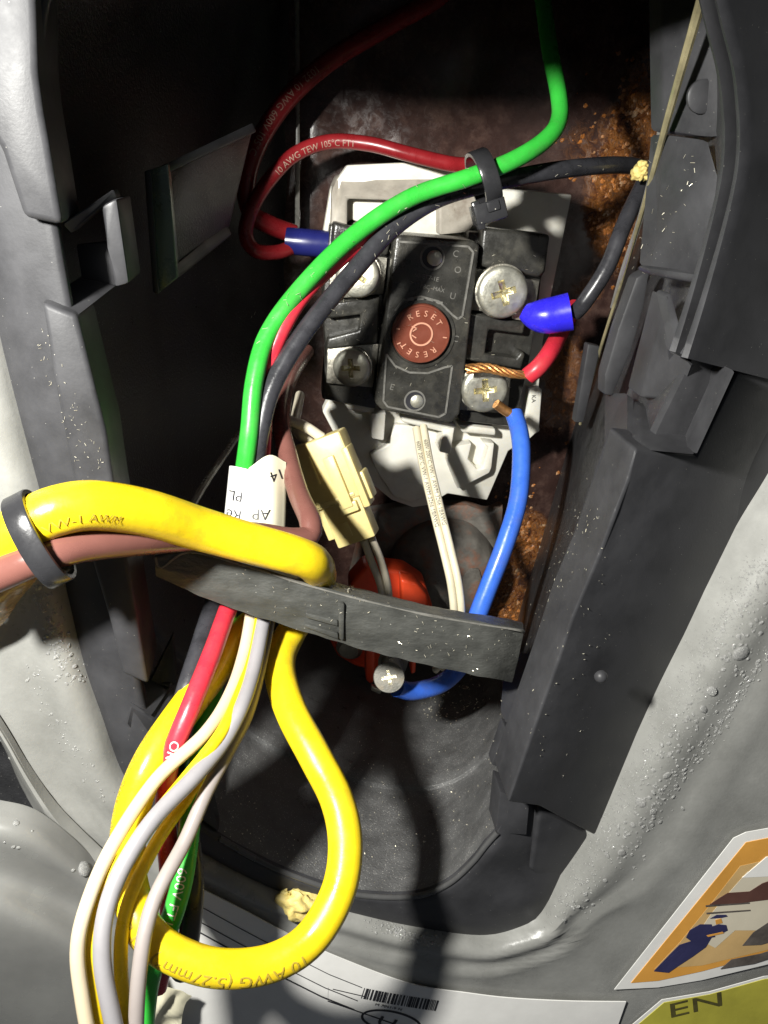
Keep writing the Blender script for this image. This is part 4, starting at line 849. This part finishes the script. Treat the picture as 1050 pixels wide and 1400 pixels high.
# swarf flecks
solids = [x for x in bpy.data.objects if x.type == 'MESH' and (x.parent in (bez, bar, th, blk, grn))]
TR = [bvh(x) for x in solids]; VV, FF = [], []
def fleck(c, n, L, wd_):
    a = Vector((random.gauss(0, 1), random.gauss(0, 1), random.gauss(0, 1))); a = (a-n*a.dot(n)).normalized(); b = n.cross(a); a = (a+n*random.uniform(0, .6)).normalized(); k0 = len(VV)
    for s in (-1, 1):
        for t in ((b*wd_), (n*wd_-b*wd_*.4), (-n*wd_*.4-b*wd_*.5)): VV.append(c+n*.01+a*s*L/2+t)
    for f in ((0, 1, 2), (3, 5, 4), (0, 3, 4, 1), (1, 4, 5, 2), (2, 5, 3, 0)): FF.append([k0+i for i in f])
def flecks(pg, n, l0, l1, w=.006):
    xs = [p[0] for p in pg]; ys = [p[1] for p in pg]; k = 0
    while k < n:
        x, y = random.uniform(min(xs), max(xs)), random.uniform(min(ys), max(ys))
        if not inpoly(x, y, pg): continue
        k += 1; hh = hit(TR, x, y)
        if hh: fleck(hh[0], hh[1], random.uniform(l0, l1), w*random.uniform(.6, 1.3))
flecks([(540, 940), (640, 920), (680, 960), (600, 1000)], 90, .02, .05, .012)
flecks([(480, 950), (690, 950), (670, 1160), (460, 1180)], 130, .012, .03, .007)
flecks([(330, 780), (700, 860), (690, 930), (360, 840)], 70, .012, .045, .004)
flecks([(720, 640), (830, 700), (720, 900)], 110, .015, .05, .004)
flecks([(800, 640), (860, 800), (780, 1060), (700, 1060)], 40, .012, .03, .004)
flecks([(60, 440), (150, 640), (120, 680), (50, 480)], 60, .012, .04, .003)
flecks([(440, 300), (750, 320), (700, 580), (440, 540)], 90, .015, .07, .004)
flecks([(600, 230), (880, 220), (880, 245), (500, 340), (340, 500), (330, 440)], 60, .03, .1, .004)
flecks([(860, 180), (960, 200), (900, 420), (860, 380)], 40, .02, .07, .004)
flecks([(300, 1060), (470, 1180), (400, 1190), (300, 1140)], 50, .01, .03, .006)
flecks([(450, 785), (490, 795), (480, 812), (445, 800)], 40, .05, .16, .005)
me = bpy.data.meshes.new('metal_swarf'); me.from_pydata(VV, [], FF); me.materials.append(M['chip'])
o = bpy.data.objects.new('metal_swarf', me); COL.objects.link(o); o['kind'] = 'stuff'; o['label'] = 'tiny bright metal shavings scattered over the black plastic'; o['category'] = 'metal shavings'
